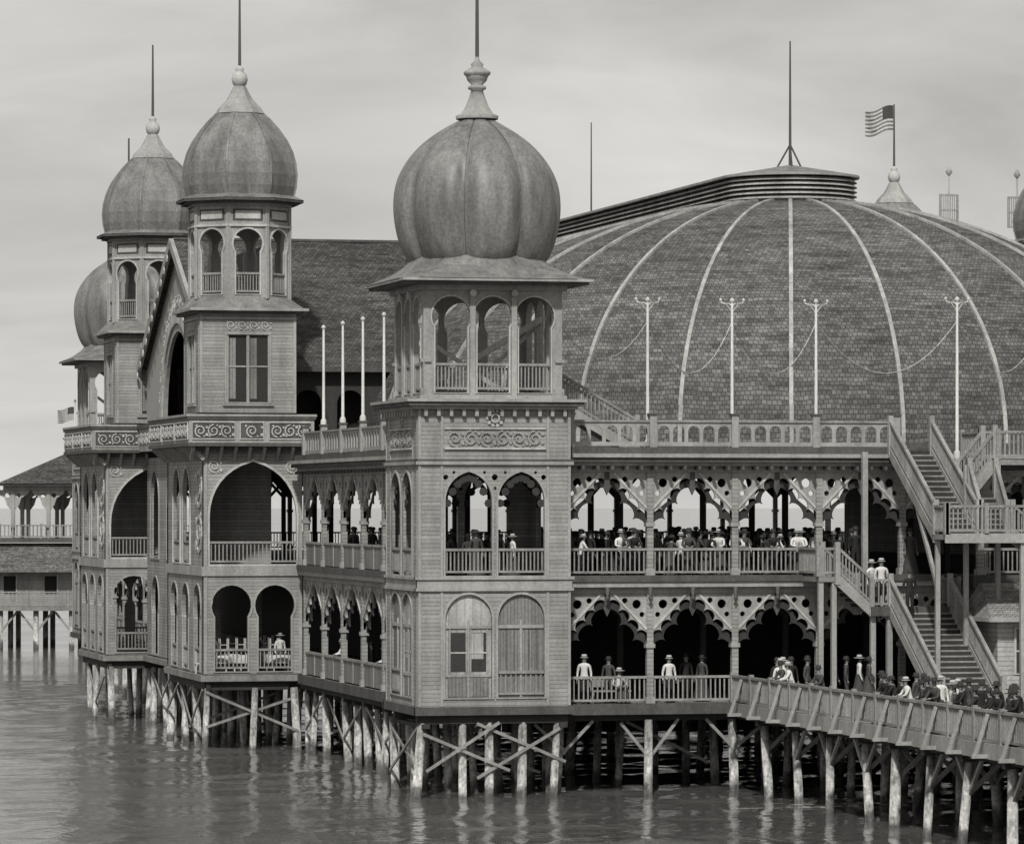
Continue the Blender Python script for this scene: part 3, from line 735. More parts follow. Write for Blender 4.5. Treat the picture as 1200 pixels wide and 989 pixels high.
# ------------------------------------------------------------- right hand stairways
K['deck'].box(16.6,20.0,-1.6,.5,6.62,6.8)
K['trim_dark'].box(16.55,20.05,-1.7,-1.6,6.5,6.84)
stair(K,(17.3,-1.6,6.8),(17.3,-7.3,3.27),(1,0,0),2.3)
for x in (17.3,18.45,19.6): K['trim'].box(x-.1,x+.1,-1.55,-1.35,3.27,6.6)
stair(K,(15.3,-1.5,7.95),(16.6,-1.5,6.8),(0,1,0),1.8)
baluster(K,FRONT(-1.55),16.6,17.3,6.8,1.05,post=1); baluster(K,RIGHT(19.95),-1.5,.4,6.8,1.05,post=2)
K['deck'].box(14.6,15.3,-1.5,.5,7.75,7.93); baluster(K,FRONT(-1.4),14.6,15.3,7.95,1.05,post=1.3); baluster(K,LEFT(14.6),-1.4,.9,7.95,1.05)
for x in (14.7,15.2,16.7): K['trim'].box(x-.09,x+.09,-1.45,-1.27,3.27,6.6 if x>16 else 7.75)
stair(K,(17.9,.2,12.6),(17.9,-4.9,9.5),(1,0,0),1.6)
K['deck'].box(17.8,20.8,-6.3,-4.9,9.32,9.5); K['trim'].box(17.75,20.85,-6.38,-6.3,9.2,9.54)
baluster(K,FRONT(-6.3),17.8,20.8,9.5,1.05,post=1.5); baluster(K,LEFT(17.85),-6.3,-4.9,9.5,1.05,post=1.5)
stair(K,(20.8,-6.3,9.5),(22.6,-6.3,8.0),(0,1,0),1.4)
K['deck'].box(22.6,30,-6.4,-1.95,7.8,7.99); baluster(K,FRONT(-6.3),22.6,30,8.0,1.05,post=2)
stair(K,(20.6,-3.6,12.2),(19.6,-3.6,11.0),(0,1,0),1.3)
stair(K,(19.6,-3.7,11.0),(19.6,-4.9,9.5),(1,0,0),1.0)
K['deck'].box(20.6,23,-3.7,-1.9,12.0,12.19); baluster(K,FRONT(-3.65),20.7,26,12.2,1.05,post=2)
for (x,y) in ((17.95,-4.95),(20.7,-6.2),(20.7,-3.65),(19.5,-3.6)):
    K['trim'].box(x-.08,x+.08,y-.08,y+.08,3.27,9.3 if y<-4 else 12.0)
K['trim'].box(16.7,16.9,-.2,0,8,12.5)
K['trim'].beam((17.95,-4.95,7.6),(17.95,-2.6,10.6),.12,.16)
K.done()

# ------------------------------------------------------------- small kiosk on the deck
H=Kit('shingled_kiosk')
wall(H,'siding_light',FRONT(-5.0),20.2,34,3.27,6.6,[rect(20.9,21.8,4.5,6.1),rect(23.4,24.3,4.5,6.1)],frame='trim_light')
wall(H,'siding_light',LEFT(20.2),-4.86,-2.2,3.27,6.6)
for a in (20.9,23.4):
    H['glass'].prism(FRONT(-5.0),rect(a,a+.9,4.5,6.1),-.12,-.09); H['trim_light'].prism(FRONT(-5.0),rect(a+.42,a+.48,4.5,6.1),-.09,-.04); H['trim_light'].prism(FRONT(-5.0),rect(a,a+.9,5.27,5.33),-.09,-.045)
roofquad(H,'shingle_light',(19.75,-5.6,6.5),(34.3,-5.6,6.5),(34.3,-2.2,7.7),(20.6,-2.2,7.7))
roofquad(H,'shingle_light',(19.75,-5.6,6.5),(20.6,-2.2,7.7),(20.6,-2.0,7.7),(19.75,-2.0,6.5))
H['trim'].beam((19.7,-5.62,6.45),(34.3,-5.62,6.45),.1,.16); H['trim'].beam((19.72,-5.62,6.45),(19.72,-2.0,6.45),.1,.16)
H.done()

# ------------------------------------------------------------- pier + deck
P=Kit('boarding_pier')
P['deck'].box(12.0,45,-40,.57,2.98,3.25)
P['trim'].box(11.9,11.99,-40,.5,2.82,3.3)
baluster(P,LEFT(12.0),-40,.8,3.27,1.05,sp=.15,post=2.4,m='rail')
y=-39
while y<0:
    P['trim'].beam((11.5,y,2.95),(11.92,y,4.2),.08,.1); P['trim'].box(11.4,12,y-.06,y+.06,2.85,2.97); y+=2.4
y=-2.4
while y>-40:
    P['dark_wood'].box(11.95,30,y-.15,y+.15,2.6,2.95)
    for i,x in enumerate((12.25,15.6,19,22.5,26)):
        jx=random.uniform(-.25,.25);jy=random.uniform(-.35,.35); r=random.uniform(.13,.17)
        P['pile_wood'].cyl((x+jx*1.5,y+jy,-1.5),(x,y,2.62),r*1.15,r,10)
        if i==0:
            P['rail'].beam((x,y,1.6),(x+1.1,y,2.6),.09,.14)
            if random.random()<.8: P['rail'].beam((x,y,1.6),(x,y-1.2,2.75),.09,.14)
            if random.random()<.6: P['rail'].beam((x,y,1.6),(x,y+1.2,2.75),.09,.14)
        elif i<3: P['rail'].beam((x,y,1.4),(x+1.2,y,2.6),.12,.14); P['rail'].beam((x,y,1.4),(x-1.2,y,2.6),.12,.14)
    y-=3.6+random.uniform(-.4,.4)
P['dark_wood'].box(12.1,12.4,-40,.5,2.7,2.95)
P.done()

# ------------------------------------------------------------- piles under the pavilion
Q=Kit('timber_piles')
def pile(x,y,top=2.7):
    r=random.uniform(.12,.165); a=random.uniform(-.3,.3); Q['pile_wood'].cyl((x+a,y+random.uniform(-.3,.3),-1.5),(x,y,top),r*1.2,r,9)
for i in range(14):
    x=5.65+3.24*i
    for y in (1.2,4.4,8,12,17): pile(x+random.uniform(-.3,.3),y+random.uniform(-.4,.4))
for x in (.3,1.6,2.7,4.1,5.4):
    for y in (.3,2.8,5.2): pile(x+random.uniform(-.25,.25),y)
y=9.35
while y<93:
    for x in (XL+.05,XL+1.9,XL+4.2): pile(x,y+random.uniform(-.4,.4))
    if random.random()<.35: pile(XL+.1,y+2.0+random.uniform(-.5,.5))
    y+=4.15
for y0,y1,x0 in ((31.2,41,-2.5),(56.2,65,-3.2),(42,55.5,-1.2)):
    y=y0
    while y<=y1+.1:
        for x in (x0,x0+2.0,1.3): pile(x+random.uniform(-.1,.1),y+random.uniform(-.3,.3))
        y+=3.25
for x in [10+5*i for i in range(7)]:
    for y in range(24,94,6): pile(x,y)
b=Q['dark_wood']
for y in (.3,4.2): b.box(0,5.6,y-.14,y+.14,2.66,2.97)
for x in (.3,5.4): b.box(x-.14,x+.14,0,5.6,2.5,2.66)
b.box(5.7,45,1.05,1.35,2.66,2.97)
b.box(XL-.1,XL+.2,5.8,93,2.66,2.97)
y=2.2
while y<40: b.box(5.7,44,y-.08,y+.08,2.72,2.975); y+=1.6
y=7
while y<93: b.box(XL-.15,12,y-.1,y+.1,2.5,2.66); y+=2.02
b.box(-2.6,-2.4,31,41,2.6,2.97); b.box(-3.3,-3.1,56,65,2.6,2.97); b.box(-2.6,1,31.1,31.35,2.6,2.97); b.box(-3.3,1,56.1,56.3,2.6,2.97)
br=Q['rail']
def X(p,q):
    j=lambda v:(v[0],v[1],v[2]+random.uniform(-.25,.25))
    br.beam(j(p),j(q),.055,.11)
X((.2,.05,2.4),(3.4,.05,.9));X((5.5,.1,2.4),(2.2,.1,.7));X((2.2,.12,2.6),(5.5,.12,1.4));X((.3,.0,1.1),(3.0,.0,2.5));X((.2,2.8,2.4),(5.2,2.8,.9))
X((.05,.3,2.5),(.05,5.2,.9));X((.1,5.3,2.5),(.1,.5,1.0))
for i in range(12):
    x=5.65+3.24*i; X((x,1.0,1.5),(x+1.1,1.0,2.6)); X((x,1.0,1.5),(x-1.1,1.0,2.6))
    if i%3==1: X((x,4.3,2.5),(x+3.2,4.3,.8))
y=9.35; s_i=0
while y<29:
    if s_i%2: X((XL,y,1.1),(XL,y+3.9,2.5))
    else: X((XL-.06,y+3.9,1.1),(XL-.06,y+.3,2.5))
    X((XL+.1,y,1.1),(XL+4.2,y,2.4))
    if s_i%2: X((XL+4.2,y+.1,1.0),(XL+.1,y+.1,2.4))
    y+=4.15; s_i+=1
for yy in (31.0,35.5): X((-2.6,yy,2.5),(1.4,yy,.9)); X((1.4,yy+.1,2.5),(-2.6,yy+.1,.9))
for y0,y1,x0 in ((31.2,41,-2.65),(56.2,65,-3.35),(42,55,-1.3)):
    y=y0; f_=0
    while y<y1-3:
        if f_%2: X((x0,y,1.1),(x0,y+3.2,2.5))
        else: X((x0-.07,y+3.2,1.1),(x0-.07,y,2.5))
        y+=3.3; f_+=1
b.box(9,44,24,25,1.0,2.97)
Q.done()

# ------------------------------------------------------------- distant arcaded wing
W=Kit('arcaded_wing')
wf=Fr((9.6+5.0,161-1.2),(-C,S),(-S,-C))
def wbox(m,a,b,z0,z1,d0,d1): W[m].prism(wf,rect(a,b,z0,z1),d0,d1)
wbox('deck',-3,60,2.8,3.1,-12,1.0); baluster(W,wf,-3,60,3.1,1.1,sp=.3,d=.9,w=.08,post=3)
wbox('siding',-3,60,3.1,5.9,-8,-.8)
for i in range(20):
    a=i*3-2; wbox('dark',a,a+.9,4.0,5.3,-.8,-.78); W['trim_light'].prism(wf,rect(a-.1,a,3.9,5.4),-.8,-.74)
p=lambda a,z,d:tuple(wf.P(a,z,d))
roofquad(W,'shingle',p(-4,5.6,.6),p(60,5.6,.6),p(60,7.7,-1.6),p(-4,7.7,-1.6))
wbox('trim_dark',-4,60,7.75,8.05,-8,-1.0); baluster(W,wf,-4,60,8.05,1.0,sp=.3,d=-1.1,w=.1,post=3)
for d in (-1.5,-7.5,-11.5):
    for i in range(5):
        a=.0+2.6*i-.1; wbox('trim',a-.14,a+.14,8.05,11.6,d-.14,d+.14)
        for sg in (-1,1):
            W['trim'].prism(wf,[(a,11.6),(a,9.9),(a+sg*.45,10.5),(a+sg*.6,11.0),(a+sg*1.1,11.3),(a+sg*1.25,11.6)],d-.05,d+.05,[circ(a+sg*.4,11.2,.18,8)])
wbox('trim',-.5,11,11.6,11.9,-12,-1.3); wbox('trim_dark',-1.0,11.3,11.9,12.05,-12.3,-.7)
e=[p(-1,12.05,-.6),p(11.4,12.05,-.6),p(11.4,12.05,-12.6),p(-1,12.05,-12.6)]; ap=p(4.6,15.0,-6.5); ap2=p(5.4,15.0,-6.5)
W['shingle_dark'].face([e[0],e[1],ap2,ap],uv=[(0,0),(12,0),(7,6),(5,6)]);W['shingle_dark'].face([e[1],e[2],ap2],uv=[(0,0),(12,0),(6,6)]);W['shingle_dark'].face([e[2],e[3],ap,ap2],uv=[(0,0),(12,0),(7,6),(5,6)]);W['shingle_dark'].face([e[3],e[0],ap],uv=[(0,0),(12,0),(6,6)])
for i in range(24):
    for d in (.4,-6,-11):
        a=-2+2.6*i; W['pile_wood'].cyl(p(a,-1,d),p(a,2.8,d),.2,.2,8)
        if d>0: W['rail'].beam(p(a,1.2,d),p(a+1.2,2.7,d),.1,.16); W['rail'].beam(p(a,1.2,d),p(a-1.2,2.7,d),.1,.16)
W.done()

# ------------------------------------------------------------- lamp posts, poles, strings, flags
def lamppost(x,y,z0,z1,arms=True):
    k=MB(); k.cyl((x,y,z0),(x,y,z1),.065,.045,8); k.lathe(x,y,[(.13,z0),(.13,z0+.25),(.08,z0+.35)],8)
    k.lathe(x,y,[(.04,z1-.02),(.09,z1+.05),(.1,z1+.1),(.03,z1+.18)],8)
    if arms:
        for sg in (-1,1):
            pts=[(0,-.12),(.12,-.03),(.28,-.04),(.4,-.0),(.44,.06)]
            for a,b in zip(pts[:-1],pts[1:]): k.cyl((x+sg*a[0],y,z1+a[1]),(x+sg*b[0],y,z1+b[1]),.028,.028,6)
            k.lathe(x+sg*.44,y,[(.02,z1+.03),(.06,z1+.08),(.06,z1+.12),(.02,z1+.17)],8)
        k.beam((x-.25,y,z1-.02),(x,y,z1-.35),.025,.025);k.beam((x+.25,y,z1-.02),(x,y,z1-.35),.025,.025)
    k.obj('lamp_post','white_paint')
lp=[8.9,12.13,15.37,19.9,23.3]
for x in lp: lamppost(x,1.3 if x<19 else -1.5,12.6 if x<19 else 12.2,18.0)
for i in range(2,6): lamppost(XL-.05,5.2+4.15*i,13.8,17.9,False)
w=MB()
def wire(a,b,sag,n=14):
    a=Vector(a);b=Vector(b);pr=a
    for i in range(1,n+1):
        t=i/n; q=a.lerp(b,t)-Vector((0,0,sag*4*t*(1-t))); w.cyl(pr,q,.018,.018,4)
        if i<n: w.cyl(q,q-Vector((0,0,.09)),.032,.026,5)
        pr=q
for a,b in zip(lp[:-1],lp[1:]): wire((a,1.3 if a<19 else -1.5,17.3),(b,1.3 if b<19 else -1.5,17.3),1.9)
wire((5.3,1,17.5),(8.9,1.3,17.3),1.5)
w.obj('string_lights','trim_light')

def flag(base,W_,H_,pole=None):
    me=bpy.data.meshes.new('flag'); nx,ny=26,13; V=[];Fc=[];MI=[]
    for j in range(ny+1):
        for i in range(nx+1):
            t=i/nx; off=.14*W_*math.sin(t*7+j*.12)*t; dz=-.22*H_*t+.07*math.sin(t*6+.3)*H_
            v=Vector(base)+Vector((-C,S,0))*(W_*t*.95)+Vector((S,C,0))*off+Vector((0,0,-H_*j/ny+dz)); V.append(tuple(v))
    for j in range(ny):
        for i in range(nx):
            a=j*(nx+1)+i; Fc.append((a,a+1,a+nx+2,a+nx+1)); MI.append(1 if (i<10 and j<7) else (0 if j%2==0 else 2))
    me.from_pydata(V,[],Fc); 
    for m in ('boards','suit_mid','white_paint'): me.materials.append(MATS[m])
    me.polygons.foreach_set('material_index',MI); me.polygons.foreach_set('use_smooth',[True]*len(Fc)); me.update()
    o=bpy.data.objects.new('flag',me); sc.collection.objects.link(o)
flag((44.55,79.4,33.0),1.65,1.4)
fp=MB(); fp.cyl((.1,93.4,12.6),(.1,93.4,16.4),.06,.04,6); fp.lathe(.1,93.4,[(.02,16.38),(.09,16.45),(.02,16.55)],6); fp.obj('flagpole','white_paint')
flag((.05,93.4,16.1),1.0,.75)
for (x_,y_) in ((43.0,65.5),(47.2,66.5)):
    k=MB()
    k.cyl((x_,y_,12.6),(x_,y_,28.0),.07,.05,6); k.lathe(x_,y_,[(.05,28.0),(.2,28.2),(.05,28.5)],8)
    for a in (-.5,.5):
        k.box(x_+a-.04,x_+a+.04,y_-.04,y_+.04,25.4,27.0)
    for q in range(9): k.box(x_-.42+q*.105-.02,x_-.42+q*.105+.02,y_-.02,y_+.02,25.4,27.0)
    for z in (25.4,26.2,27.0): k.box(x_-.52,x_+.52,y_-.05,y_+.05,z-.04,z+.04)
    k.obj('signal_mast','trim')

# ------------------------------------------------------------- people
def make_person(kind,pose):
    lean= pose=='lean'; sit=pose=='sit'
    hz=.93 if not sit else .52
    V=[];E=[];Rr=[]
    def add(p,r,par=None):
        V.append(p);Rr.append(r)
        if par is not None:E.append((par,len(V)-1))
        return len(V)-1
    bend=.16 if lean else .0
    pel=add((0,0,hz),(.15,.12)); wa=add((0,bend*.35,hz+.16),(.135,.1),pel); ch=add((0,bend*.8,hz+.36),(.17,.12),wa); sh=add((0,bend,hz+.48),(.13,.09),ch)
    nk=add((0,bend*1.15,hz+.57),(.055,.055),sh); hd=add((0,bend*1.25+.01,hz+.68),(.085,.095),nk); ht=add((0,bend*1.25,hz+.79),(.07,.08),hd)
    hands=[]
    for sg in (-1,1):
        s1=add((sg*.19,bend,hz+.47),(.065,.065),sh)
        if lean: el=add((sg*.26,bend+.14,hz+.24),(.048,.048),s1); wr=add((sg*.12,bend+.33,hz+.2),(.033,.033),el)
        elif sit: el=add((sg*.26,.08,hz+.22),(.048,.048),s1); wr=add((sg*.12,.3,hz+.16),(.033,.033),el)
        else: el=add((sg*.25,-.03,hz+.19),(.048,.048),s1); wr=add((sg*.26,.06,hz-.05),(.033,.033),el)
        hn=add(tuple(Vector(V[wr])+(Vector(V[wr])-Vector(V[el])).normalized()*.08),(.035,.022),wr); hands.append((Vector(V[hn]),(Vector(V[wr])-Vector(V[el])).normalized(),sg))
        hp=add((sg*.09,0,hz-.05),(.09,.1),pel)
        if sit: kn=add((sg*.11,.42,hz),(.068,.068),hp); an=add((sg*.11,.46,.1),(.045,.045),kn); to=add((sg*.11,.6,.045),(.045,.035),an)
        else:
            stp=.05*sg; kn=add((sg*.1,.03+stp*.5,.5),(.068,.07),hp); an=add((sg*.1,stp-.02,.1),(.045,.05),kn); to=add((sg*.12,stp+.14,.045),(.045,.035),an)
    me=bpy.data.meshes.new('p'); me.from_pydata(V,E,[]); ob=bpy.data.objects.new('p',me); sc.collection.objects.link(ob)
    ob.modifiers.new('s','SKIN'); sd=ob.modifiers.new('ss','SUBSURF'); sd.levels=1; sd.render_levels=1
    for i,d in enumerate(me.skin_vertices[0].data): d.radius=Rr[i]; d.use_root=(i==0)
    dg=bpy.context.evaluated_depsgraph_get(); em=bpy.data.meshes.new_from_object(ob.evaluated_get(dg))
    bpy.data.objects.remove(ob)
    wom= kind.startswith('woman')
    top={'man':'suit','man_shirt':'blouse','man_grey':'suit_mid','woman':'blouse','woman_dark':'suit_mid'}[kind]
    bot='skirt' if wom else ('suit' if kind!='man_grey' else 'suit_mid')
    slots=['skin',top,bot,'hair','straw' if kind in('man_shirt','woman') else 'felt']
    vs=[tuple(v.co) for v in em.vertices]; fs=[tuple(p.vertices) for p in em.polygons]; mi=[];
    for p in em.polygons:
        c=p.center; headz=hz+.6
        if c.z>headz: mi.append(3 if (c.y<bend*1.25-.02 or c.z>hz+.78) else 0)
        elif c.z>hz+.545 and abs(c.x)<.08: mi.append(0)
        elif min((c-h[0]).length for h in hands)<.085: mi.append(0)
        elif c.z>hz-.0: mi.append(1)
        elif abs(c.x)>.185 and c.z>hz-.16: mi.append(1)
        elif c.z<.09: mi.append(3)
        else: mi.append(2)
    def ex(fn,m):
        b=MB(); fn(b); o=len(vs); vs.extend(b.v); 
        for f in b.f: fs.append(tuple(o+q for q in f)); mi.append(m)
    hy=bend*1.25; hzz=hz+.68
    ex(lambda b:b.hexa([(-.014,hy+.08,hzz-.03),(.014,hy+.08,hzz-.03),(.006,hy+.085,hzz+.03),(-.006,hy+.085,hzz+.03),(-.012,hy+.125,hzz-.025),(.012,hy+.125,hzz-.025),(.004,hy+.1,hzz+.03),(-.004,hy+.1,hzz+.03)]),0)
    for sg in(-1,1):
        ex(lambda b:b.lathe(sg*.034,hy+.092,[(.006,hzz+.018),(.013,hzz+.026),(.006,hzz+.034)],8),3)
        ex(lambda b:b.lathe(sg*.088,hy,[(.008,hzz-.03),(.018,hzz),(.008,hzz+.03)],8),0)
    ex(lambda b:b.box(-.025,.025,hy+.09,hy+.1,hzz-.062,hzz-.052),3)
    hr=.22 if wom else .155
    ex(lambda b:b.lathe(0,hy,[(.1,hz+.755),(hr,hz+.75),(hr,hz+.765),(.105,hz+.775),(.1,hz+.86),(.07,hz+.88),(.01,hz+.885)],16),4)
    ex(lambda b:b.lathe(0,hy,[(.108,hz+.778),(.106,hz+.81)],14),3)
    for hp,dr,sg in hands:
        side=dr.cross(Vector((0,0,1)));
        if side.length<.1: side=Vector((0,1,0))
        side.normalize()
        for q in range(4):
            b0=hp+side*(q-1.5)*.017+dr*.01; l=(.055,.065,.06,.045)[q]
            m1=b0+dr*l*.6; m2=m1+dr*l*.4+Vector((0,0,-.015))
            ex(lambda b:(b.cyl(b0,m1,.009,.008,6),b.cyl(m1,m2,.008,.006,6)),0)
        t0=hp-side*.03-dr*.02; ex(lambda b:b.cyl(t0,t0-side*.025+dr*.04,.01,.008,6),0)
    if wom:
        if not sit: ex(lambda b:b.lathe(0,0,[(.36,.03),(.33,.15),(.27,.45),(.2,.75),(.17,.9),(.145,1.02),(.13,1.08)],20),2)
        else:
            def sk(b):
                rg=[((0,-.05,.62),.2,.16),((0,.15,.6),.21,.14),((0,.38,.56),.23,.15),((0,.52,.42),.25,.16),((0,.56,.2),.28,.2),((0,.58,.03),.3,.24)]
                n=16; i0=len(b.v)
                for (c,rx,ry) in rg:
                    for q in range(n):
                        t=2*math.pi*q/n; b.v.append((c[0]+rx*math.cos(t),c[1]+ry*math.sin(t)*.9,c[2]+(.04*math.sin(t) if c[2]<.5 else .1*math.sin(t))))
                for j in range(len(rg)-1):
                    for q in range(n): b.f.append((i0+j*n+q,i0+j*n+(q+1)%n,i0+(j+1)*n+(q+1)%n,i0+(j+1)*n+q)); b.sm.append(True)
            ex(sk,2)
    nm=bpy.data.meshes.new(kind+'_'+pose); nm.from_pydata(vs,[],fs)
    for s_ in slots: nm.materials.append(MATS[s_])
    nm.polygons.foreach_set('material_index',mi); nm.polygons.foreach_set('use_smooth',[True]*len(fs)); nm.update()
    return nm
PM={}
for kd in ('man','man_shirt','man_grey','woman','woman_dark'):
    for ps in ('stand','lean','sit'): PM[(kd,ps)]=make_person(kd,ps)
def person(kd,ps,x,y,z,face,s=1.0):
    o=bpy.data.objects.new('woman' if kd.startswith('woman') else 'man',PM[(kd,ps)]); sc.collection.objects.link(o)
    o.location=(x,y,z); o.rotation_euler=(0,0,face); o.scale=(s,s,s); return o
KD=['man','man','man','man_grey','man_grey','woman_dark','woman_dark','woman','man_shirt']
rc=lambda:random.choice(KD)
for i in range(190):
    x=random.uniform(6.0,17.8); y=random.uniform(1.8,5) if i%2 else random.uniform(5.6,12)
    person(rc(),random.choice(('stand','stand','lean')),x,y,7.95,random.uniform(0,6.28),random.uniform(.82,.98))
for i in range(10):
    x=6.4+random.random()*9.2; person(random.choice(['woman','man_shirt','man','man_grey','man']),'lean',x,1.55,7.95,math.pi+random.uniform(-.3,.3),.95)
for i in range(20): person(rc(),'stand',random.uniform(.9,4.9),random.uniform(1.0,4.8),7.95,random.uniform(0,6.28),random.uniform(.82,.95))
for i in range(26): person(rc(),'stand',random.uniform(2.0,3.8),random.uniform(8,28),7.95,random.uniform(0,6.28),.93)
person('woman','lean',XL+.45,14.6,3.27,math.pi/2,.97); person('man','stand',XL+.6,19,3.27,1.4,.97); person('man_shirt','lean',XL+.45,23.5,3.27,math.pi/2,.97)
person('man_shirt','stand',6.6,1.7,3.27,math.pi*.9,1.0); person('man_grey','stand',7.6,2.0,3.27,2.6,.95)
person('man_shirt','stand',9.8,1.6,3.27,3.2,.97); person('man','stand',10.9,3.2,3.27,3.2,.97); person('woman_dark','stand',11.4,2.8,3.27,2.2,.95)
for x,k in ((12.7,'man_shirt'),(12.9,'man'),(13.15,'woman'),(13.6,'man'),(14.1,'man_grey'),(14.5,'man'),(15.4,'man'),(15.7,'man_grey'),(16.3,'woman_dark'),(16.6,'woman')): person(k,'stand',x,random.uniform(-3,.2),3.27,random.uniform(2.5,5),.98)
for yy in (-4.2,-5.1,-8.6): person(rc(),'lean',12.5,yy,3.27,math.pi/2+random.uniform(-.3,.3),.96)
yy=-15
while yy>-38:
    person(random.choice(['man','man','man','man_grey','woman_dark','man_shirt']),'lean' if random.random()<.75 else 'stand',12.5+random.uniform(0,.15),yy,3.27,math.pi/2+random.uniform(-.5,.5),random.uniform(.9,1.0))
    if random.random()<.7: person(rc(),'stand',13.3+random.uniform(0,.8),yy+.3,3.27,random.uniform(0,6.28),.95)
    yy-=random.choice((.5,.6,.7,1.4))
person('woman','stand',16.9,-.6,6.8,3.6,.97); person('man_shirt','stand',17.15,-1.0,6.8,3.0,1.0); person('man','stand',17.8,-2.3,6.42,3.2,1.0)
person('man','stand',17.0,1.6,7.95,3.1,1.0); person('woman_dark','stand',18.9,.9,7.95,3.1,.97)
bn=MB(); bn.box(6.9,8.4,1.75,2.15,3.68,3.74); bn.box(6.9,8.4,2.15,2.2,3.85,4.2)
for x in (6.95,8.3):
    bn.box(x,x+.06,1.78,1.84,3.27,3.68); bn.box(x,x+.06,2.14,2.2,3.27,4.2)
bn.obj('bench','rail')
person('woman','sit',8.0,1.98,3.24,math.pi,.95)
for n_,(x,y) in enumerate(((-1.9,32.1),(-.6,32.4),(.8,32.1),(-1.2,34.0),(.2,33.9),(-1.8,36),(.8,36.2))):
    t=MB(); t.box(x-.45,x+.45,y-.45,y+.45,4.0,4.04)
    t.lathe(x,y,[(.62,3.72),(.6,3.9),(.58,4.05),(.0,4.06)],16)
    for a in(-.3,.3):
        for b_ in(-.3,.3): t.box(x+a-.03,x+a+.03,y+b_-.03,y+b_+.03,3.27,3.95)
    t.obj('dining_table','white_paint')
    c=MB()
    for sg in (-1,1):
        up=(n_+(sg>0))%3!=0
        if up:
            cx=x+sg*.25; c.box(cx-.2,cx+.2,y-.2,y+.2,4.28,4.32); c.box(cx+sg*.17,cx+sg*.2,y-.2,y+.2,4.06,4.28)
            for a in(-.2,.16):
                for b_ in(-.2,.16): c.box(cx+a,cx+a+.035,y+b_,y+b_+.035,4.32,4.78)
            c.box(cx-.2,cx+.2,y-.2,y-.17,4.5,4.53)
        else:
            cx=x+sg*.8; c.box(cx-.2,cx+.2,y-.2,y+.2,3.7,3.74); c.box(cx+sg*.17,cx+sg*.2,y-.2,y+.2,3.74,4.25)
            for a in(-.18,.15):
                for b_ in(-.18,.15): c.box(cx+a,cx+a+.03,y+b_,y+b_+.03,3.27,3.7)
    c.obj('dining_chairs','white_paint')
person('man_shirt','stand',-2.0,33.0,3.27,3.1,.97); person('woman','stand',1.0,33.1,3.27,3.4,.95); person('man','stand',-.2,31.7,3.27,2.9,.95)

# ------------------------------------------------------------- water: real waves near the pavilion, flat beyond
rng=np.random.default_rng(3)
gx=np.arange(-62,62.1,.42); gy=np.arange(-62,112.1,.55)
XX,YY=np.meshgrid(gx,gy,indexing='ij')
Z=np.zeros_like(XX)
for i in range(70):
    lam=float(np.exp(rng.uniform(math.log(1.8),math.log(11)))); th=rng.normal(-1.25,.6); kx=2*math.pi/lam
    amp=.0024*lam**.75*rng.uniform(.5,1.2)
    ph=rng.uniform(0,6.28)
    Z+=amp*np.sin(kx*(XX*math.cos(th)+YY*math.sin(th))+ph)
gust=.8+.45*np.sin(XX*.07+1.3*np.sin(YY*.05))*np.sin(YY*.06+.5)
edge=np.clip(np.minimum(np.minimum(XX+62,62-XX),np.minimum(YY+62,112-YY))/12,0,1)
Z=Z*gust*edge
nx,ny=XX.shape
V=np.stack([XX.ravel(),YY.ravel(),Z.ravel()],1)
idx=np.arange(nx*ny).reshape(nx,ny)
Fq=np.stack([idx[:-1,:-1].ravel(),idx[1:,:-1].ravel(),idx[1:,1:].ravel(),idx[:-1,1:].ravel()],1)
xa,xb,ya,yb=gx[0],gx[-1],gy[0],gy[-1]; B=9000; n0=len(V)
ex_=np.array([(xa,ya,0),(xb,ya,0),(xb,yb,0),(xa,yb,0),(-B,-B,0),(B,-B,0),(B,B,0),(-B,B,0)],float)
V=np.vstack([V,ex_]); Fl=Fq.tolist()+[[n0+4,n0+5,n0+1,n0],[n0+5,n0+6,n0+2,n0+1],[n0+6,n0+7,n0+3,n0+2],[n0+7,n0+4,n0,n0+3]]
wm=bpy.data.meshes.new('water'); wm.from_pydata(V.tolist(),[],Fl); wm.polygons.foreach_set('use_smooth',[True]*len(Fq)+[False]*4); wm.materials.append(MATS['water']); wm.update()
sc.collection.objects.link(bpy.data.objects.new('water',wm))

# ------------------------------------------------------------- sky and sun
EL=math.radians(44); AZ=math.radians(200)
wd=bpy.data.worlds.new('World'); sc.world=wd; wd.use_nodes=True; nt=wd.node_tree; N=nt.nodes; L=nt.links
bgn=N['Background']
sky=N.new('ShaderNodeTexSky'); sky.sky_type='NISHITA'; sky.sun_disc=False; sky.sun_elevation=EL; sky.sun_rotation=AZ; sky.dust_density=3
bw=N.new('ShaderNodeRGBToBW'); L.new(sky.outputs[0],bw.inputs[0])
tc=N.new('ShaderNodeTexCoord')
def cloud(scale,rot,ns,rough,lo,hi,dist=.6):
    mp=N.new('ShaderNodeMapping'); mp.inputs['Scale'].default_value=scale; mp.inputs['Rotation'].default_value=rot
    L.new(tc.outputs['Generated'],mp.inputs[0])
    n=N.new('ShaderNodeTexNoise'); n.inputs['Scale'].default_value=ns; n.inputs['Detail'].default_value=8; n.inputs['Roughness'].default_value=rough; n.inputs['Distortion'].default_value=dist
    L.new(mp.outputs[0],n.inputs['Vector'])
    mr=N.new('ShaderNodeMapRange'); mr.inputs['From Min'].default_value=.3; mr.inputs['From Max'].default_value=.7; mr.inputs['To Min'].default_value=lo; mr.inputs['To Max'].default_value=hi
    L.new(n.outputs['Fac'],mr.inputs['Value']); return mr.outputs[0]
c1=cloud((3.5,3.5,14),(math.radians(7),math.radians(9),0),1.6,.5,.8,1.2)
c2=cloud((5,5,20),(math.radians(-9),math.radians(-12),.4),2.2,.55,.93,1.07,1.2)
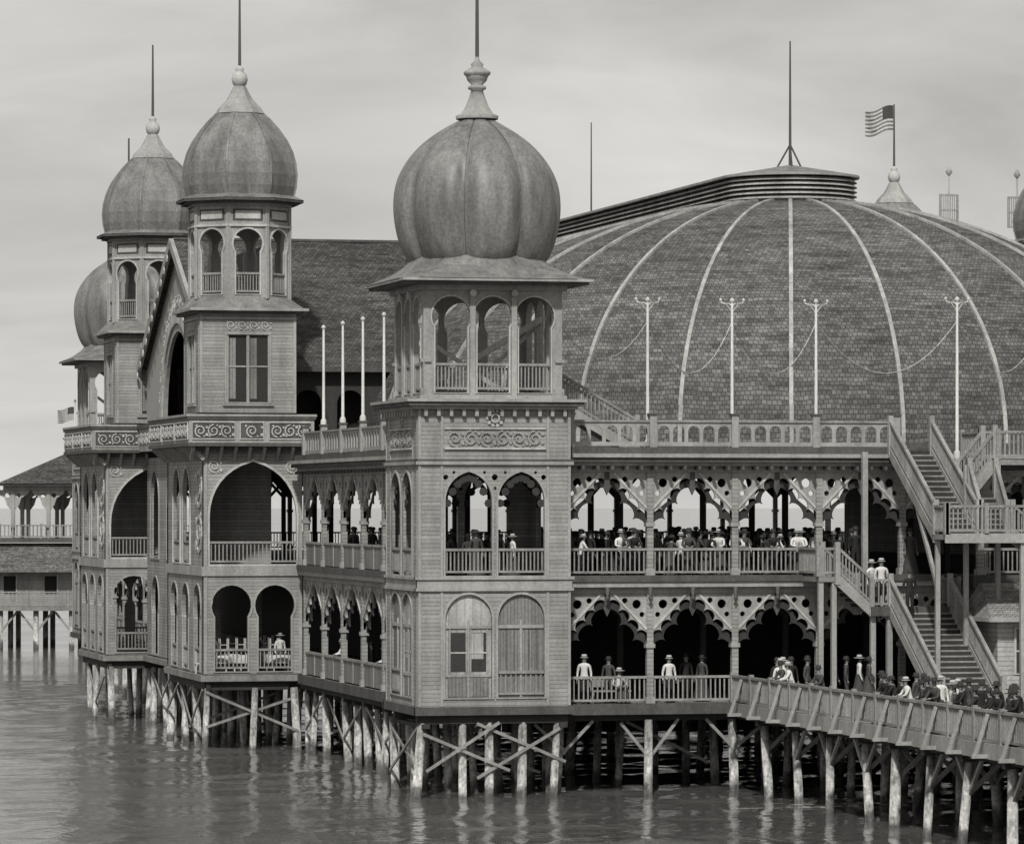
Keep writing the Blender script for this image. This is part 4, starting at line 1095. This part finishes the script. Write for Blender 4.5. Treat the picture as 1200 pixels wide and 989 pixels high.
cm=N.new('ShaderNodeMath'); cm.operation='MULTIPLY'; L.new(c1,cm.inputs[0]); L.new(c2,cm.inputs[1])
mxn=N.new('ShaderNodeMix'); mxn.data_type='FLOAT'; mxn.inputs[0].default_value=.75; L.new(bw.outputs[0],mxn.inputs[2]); mxn.inputs[3].default_value=6.7
mu=N.new('ShaderNodeMath'); mu.operation='MULTIPLY'; L.new(mxn.outputs[0],mu.inputs[0]); L.new(cm.outputs[0],mu.inputs[1])
sp=N.new('ShaderNodeSeparateXYZ'); L.new(tc.outputs['Generated'],sp.inputs[0])
hz=N.new('ShaderNodeMapRange'); hz.inputs['From Min'].default_value=0; hz.inputs['From Max'].default_value=.14; hz.inputs['To Min'].default_value=1.22; hz.inputs['To Max'].default_value=.88; L.new(sp.outputs['Z'],hz.inputs['Value'])
mu2=N.new('ShaderNodeMath'); mu2.operation='MULTIPLY'; L.new(mu.outputs[0],mu2.inputs[0]); L.new(hz.outputs[0],mu2.inputs[1])
vs_=N.new('ShaderNodeVectorMath'); vs_.operation='SCALE'; vs_.inputs[0].default_value=(1,.985,.945); L.new(mu2.outputs[0],vs_.inputs['Scale'])
L.new(vs_.outputs[0],bgn.inputs['Color']); bgn.inputs['Strength'].default_value=.1
sl=bpy.data.lights.new('sun','SUN'); sl.energy=3.3; sl.angle=math.radians(2.5); sl.color=(1,.985,.95)
so=bpy.data.objects.new('sun',sl); sc.collection.objects.link(so)
dirv=Vector((math.sin(AZ)*math.cos(EL),math.cos(AZ)*math.cos(EL),math.sin(EL)))
so.rotation_euler=dirv.to_track_quat('Z','Y').to_euler()

# ------------------------------------------------------------- camera
cam=bpy.data.cameras.new('camera'); co=bpy.data.objects.new('camera',cam); sc.collection.objects.link(co)
cp=Vector((0,0,10.6))+Vector((C,-S,0))*3.374-Vector((S,C,0))*154
co.location=cp; co.rotation_euler=(math.pi/2,0,-TH)
cam.sensor_width=36; cam.lens=150.6; cam.shift_y=.0796; cam.clip_start=1; cam.clip_end=20000
sc.camera=co
sc.view_settings.view_transform='Standard'; sc.view_settings.look='None'; sc.view_settings.exposure=0
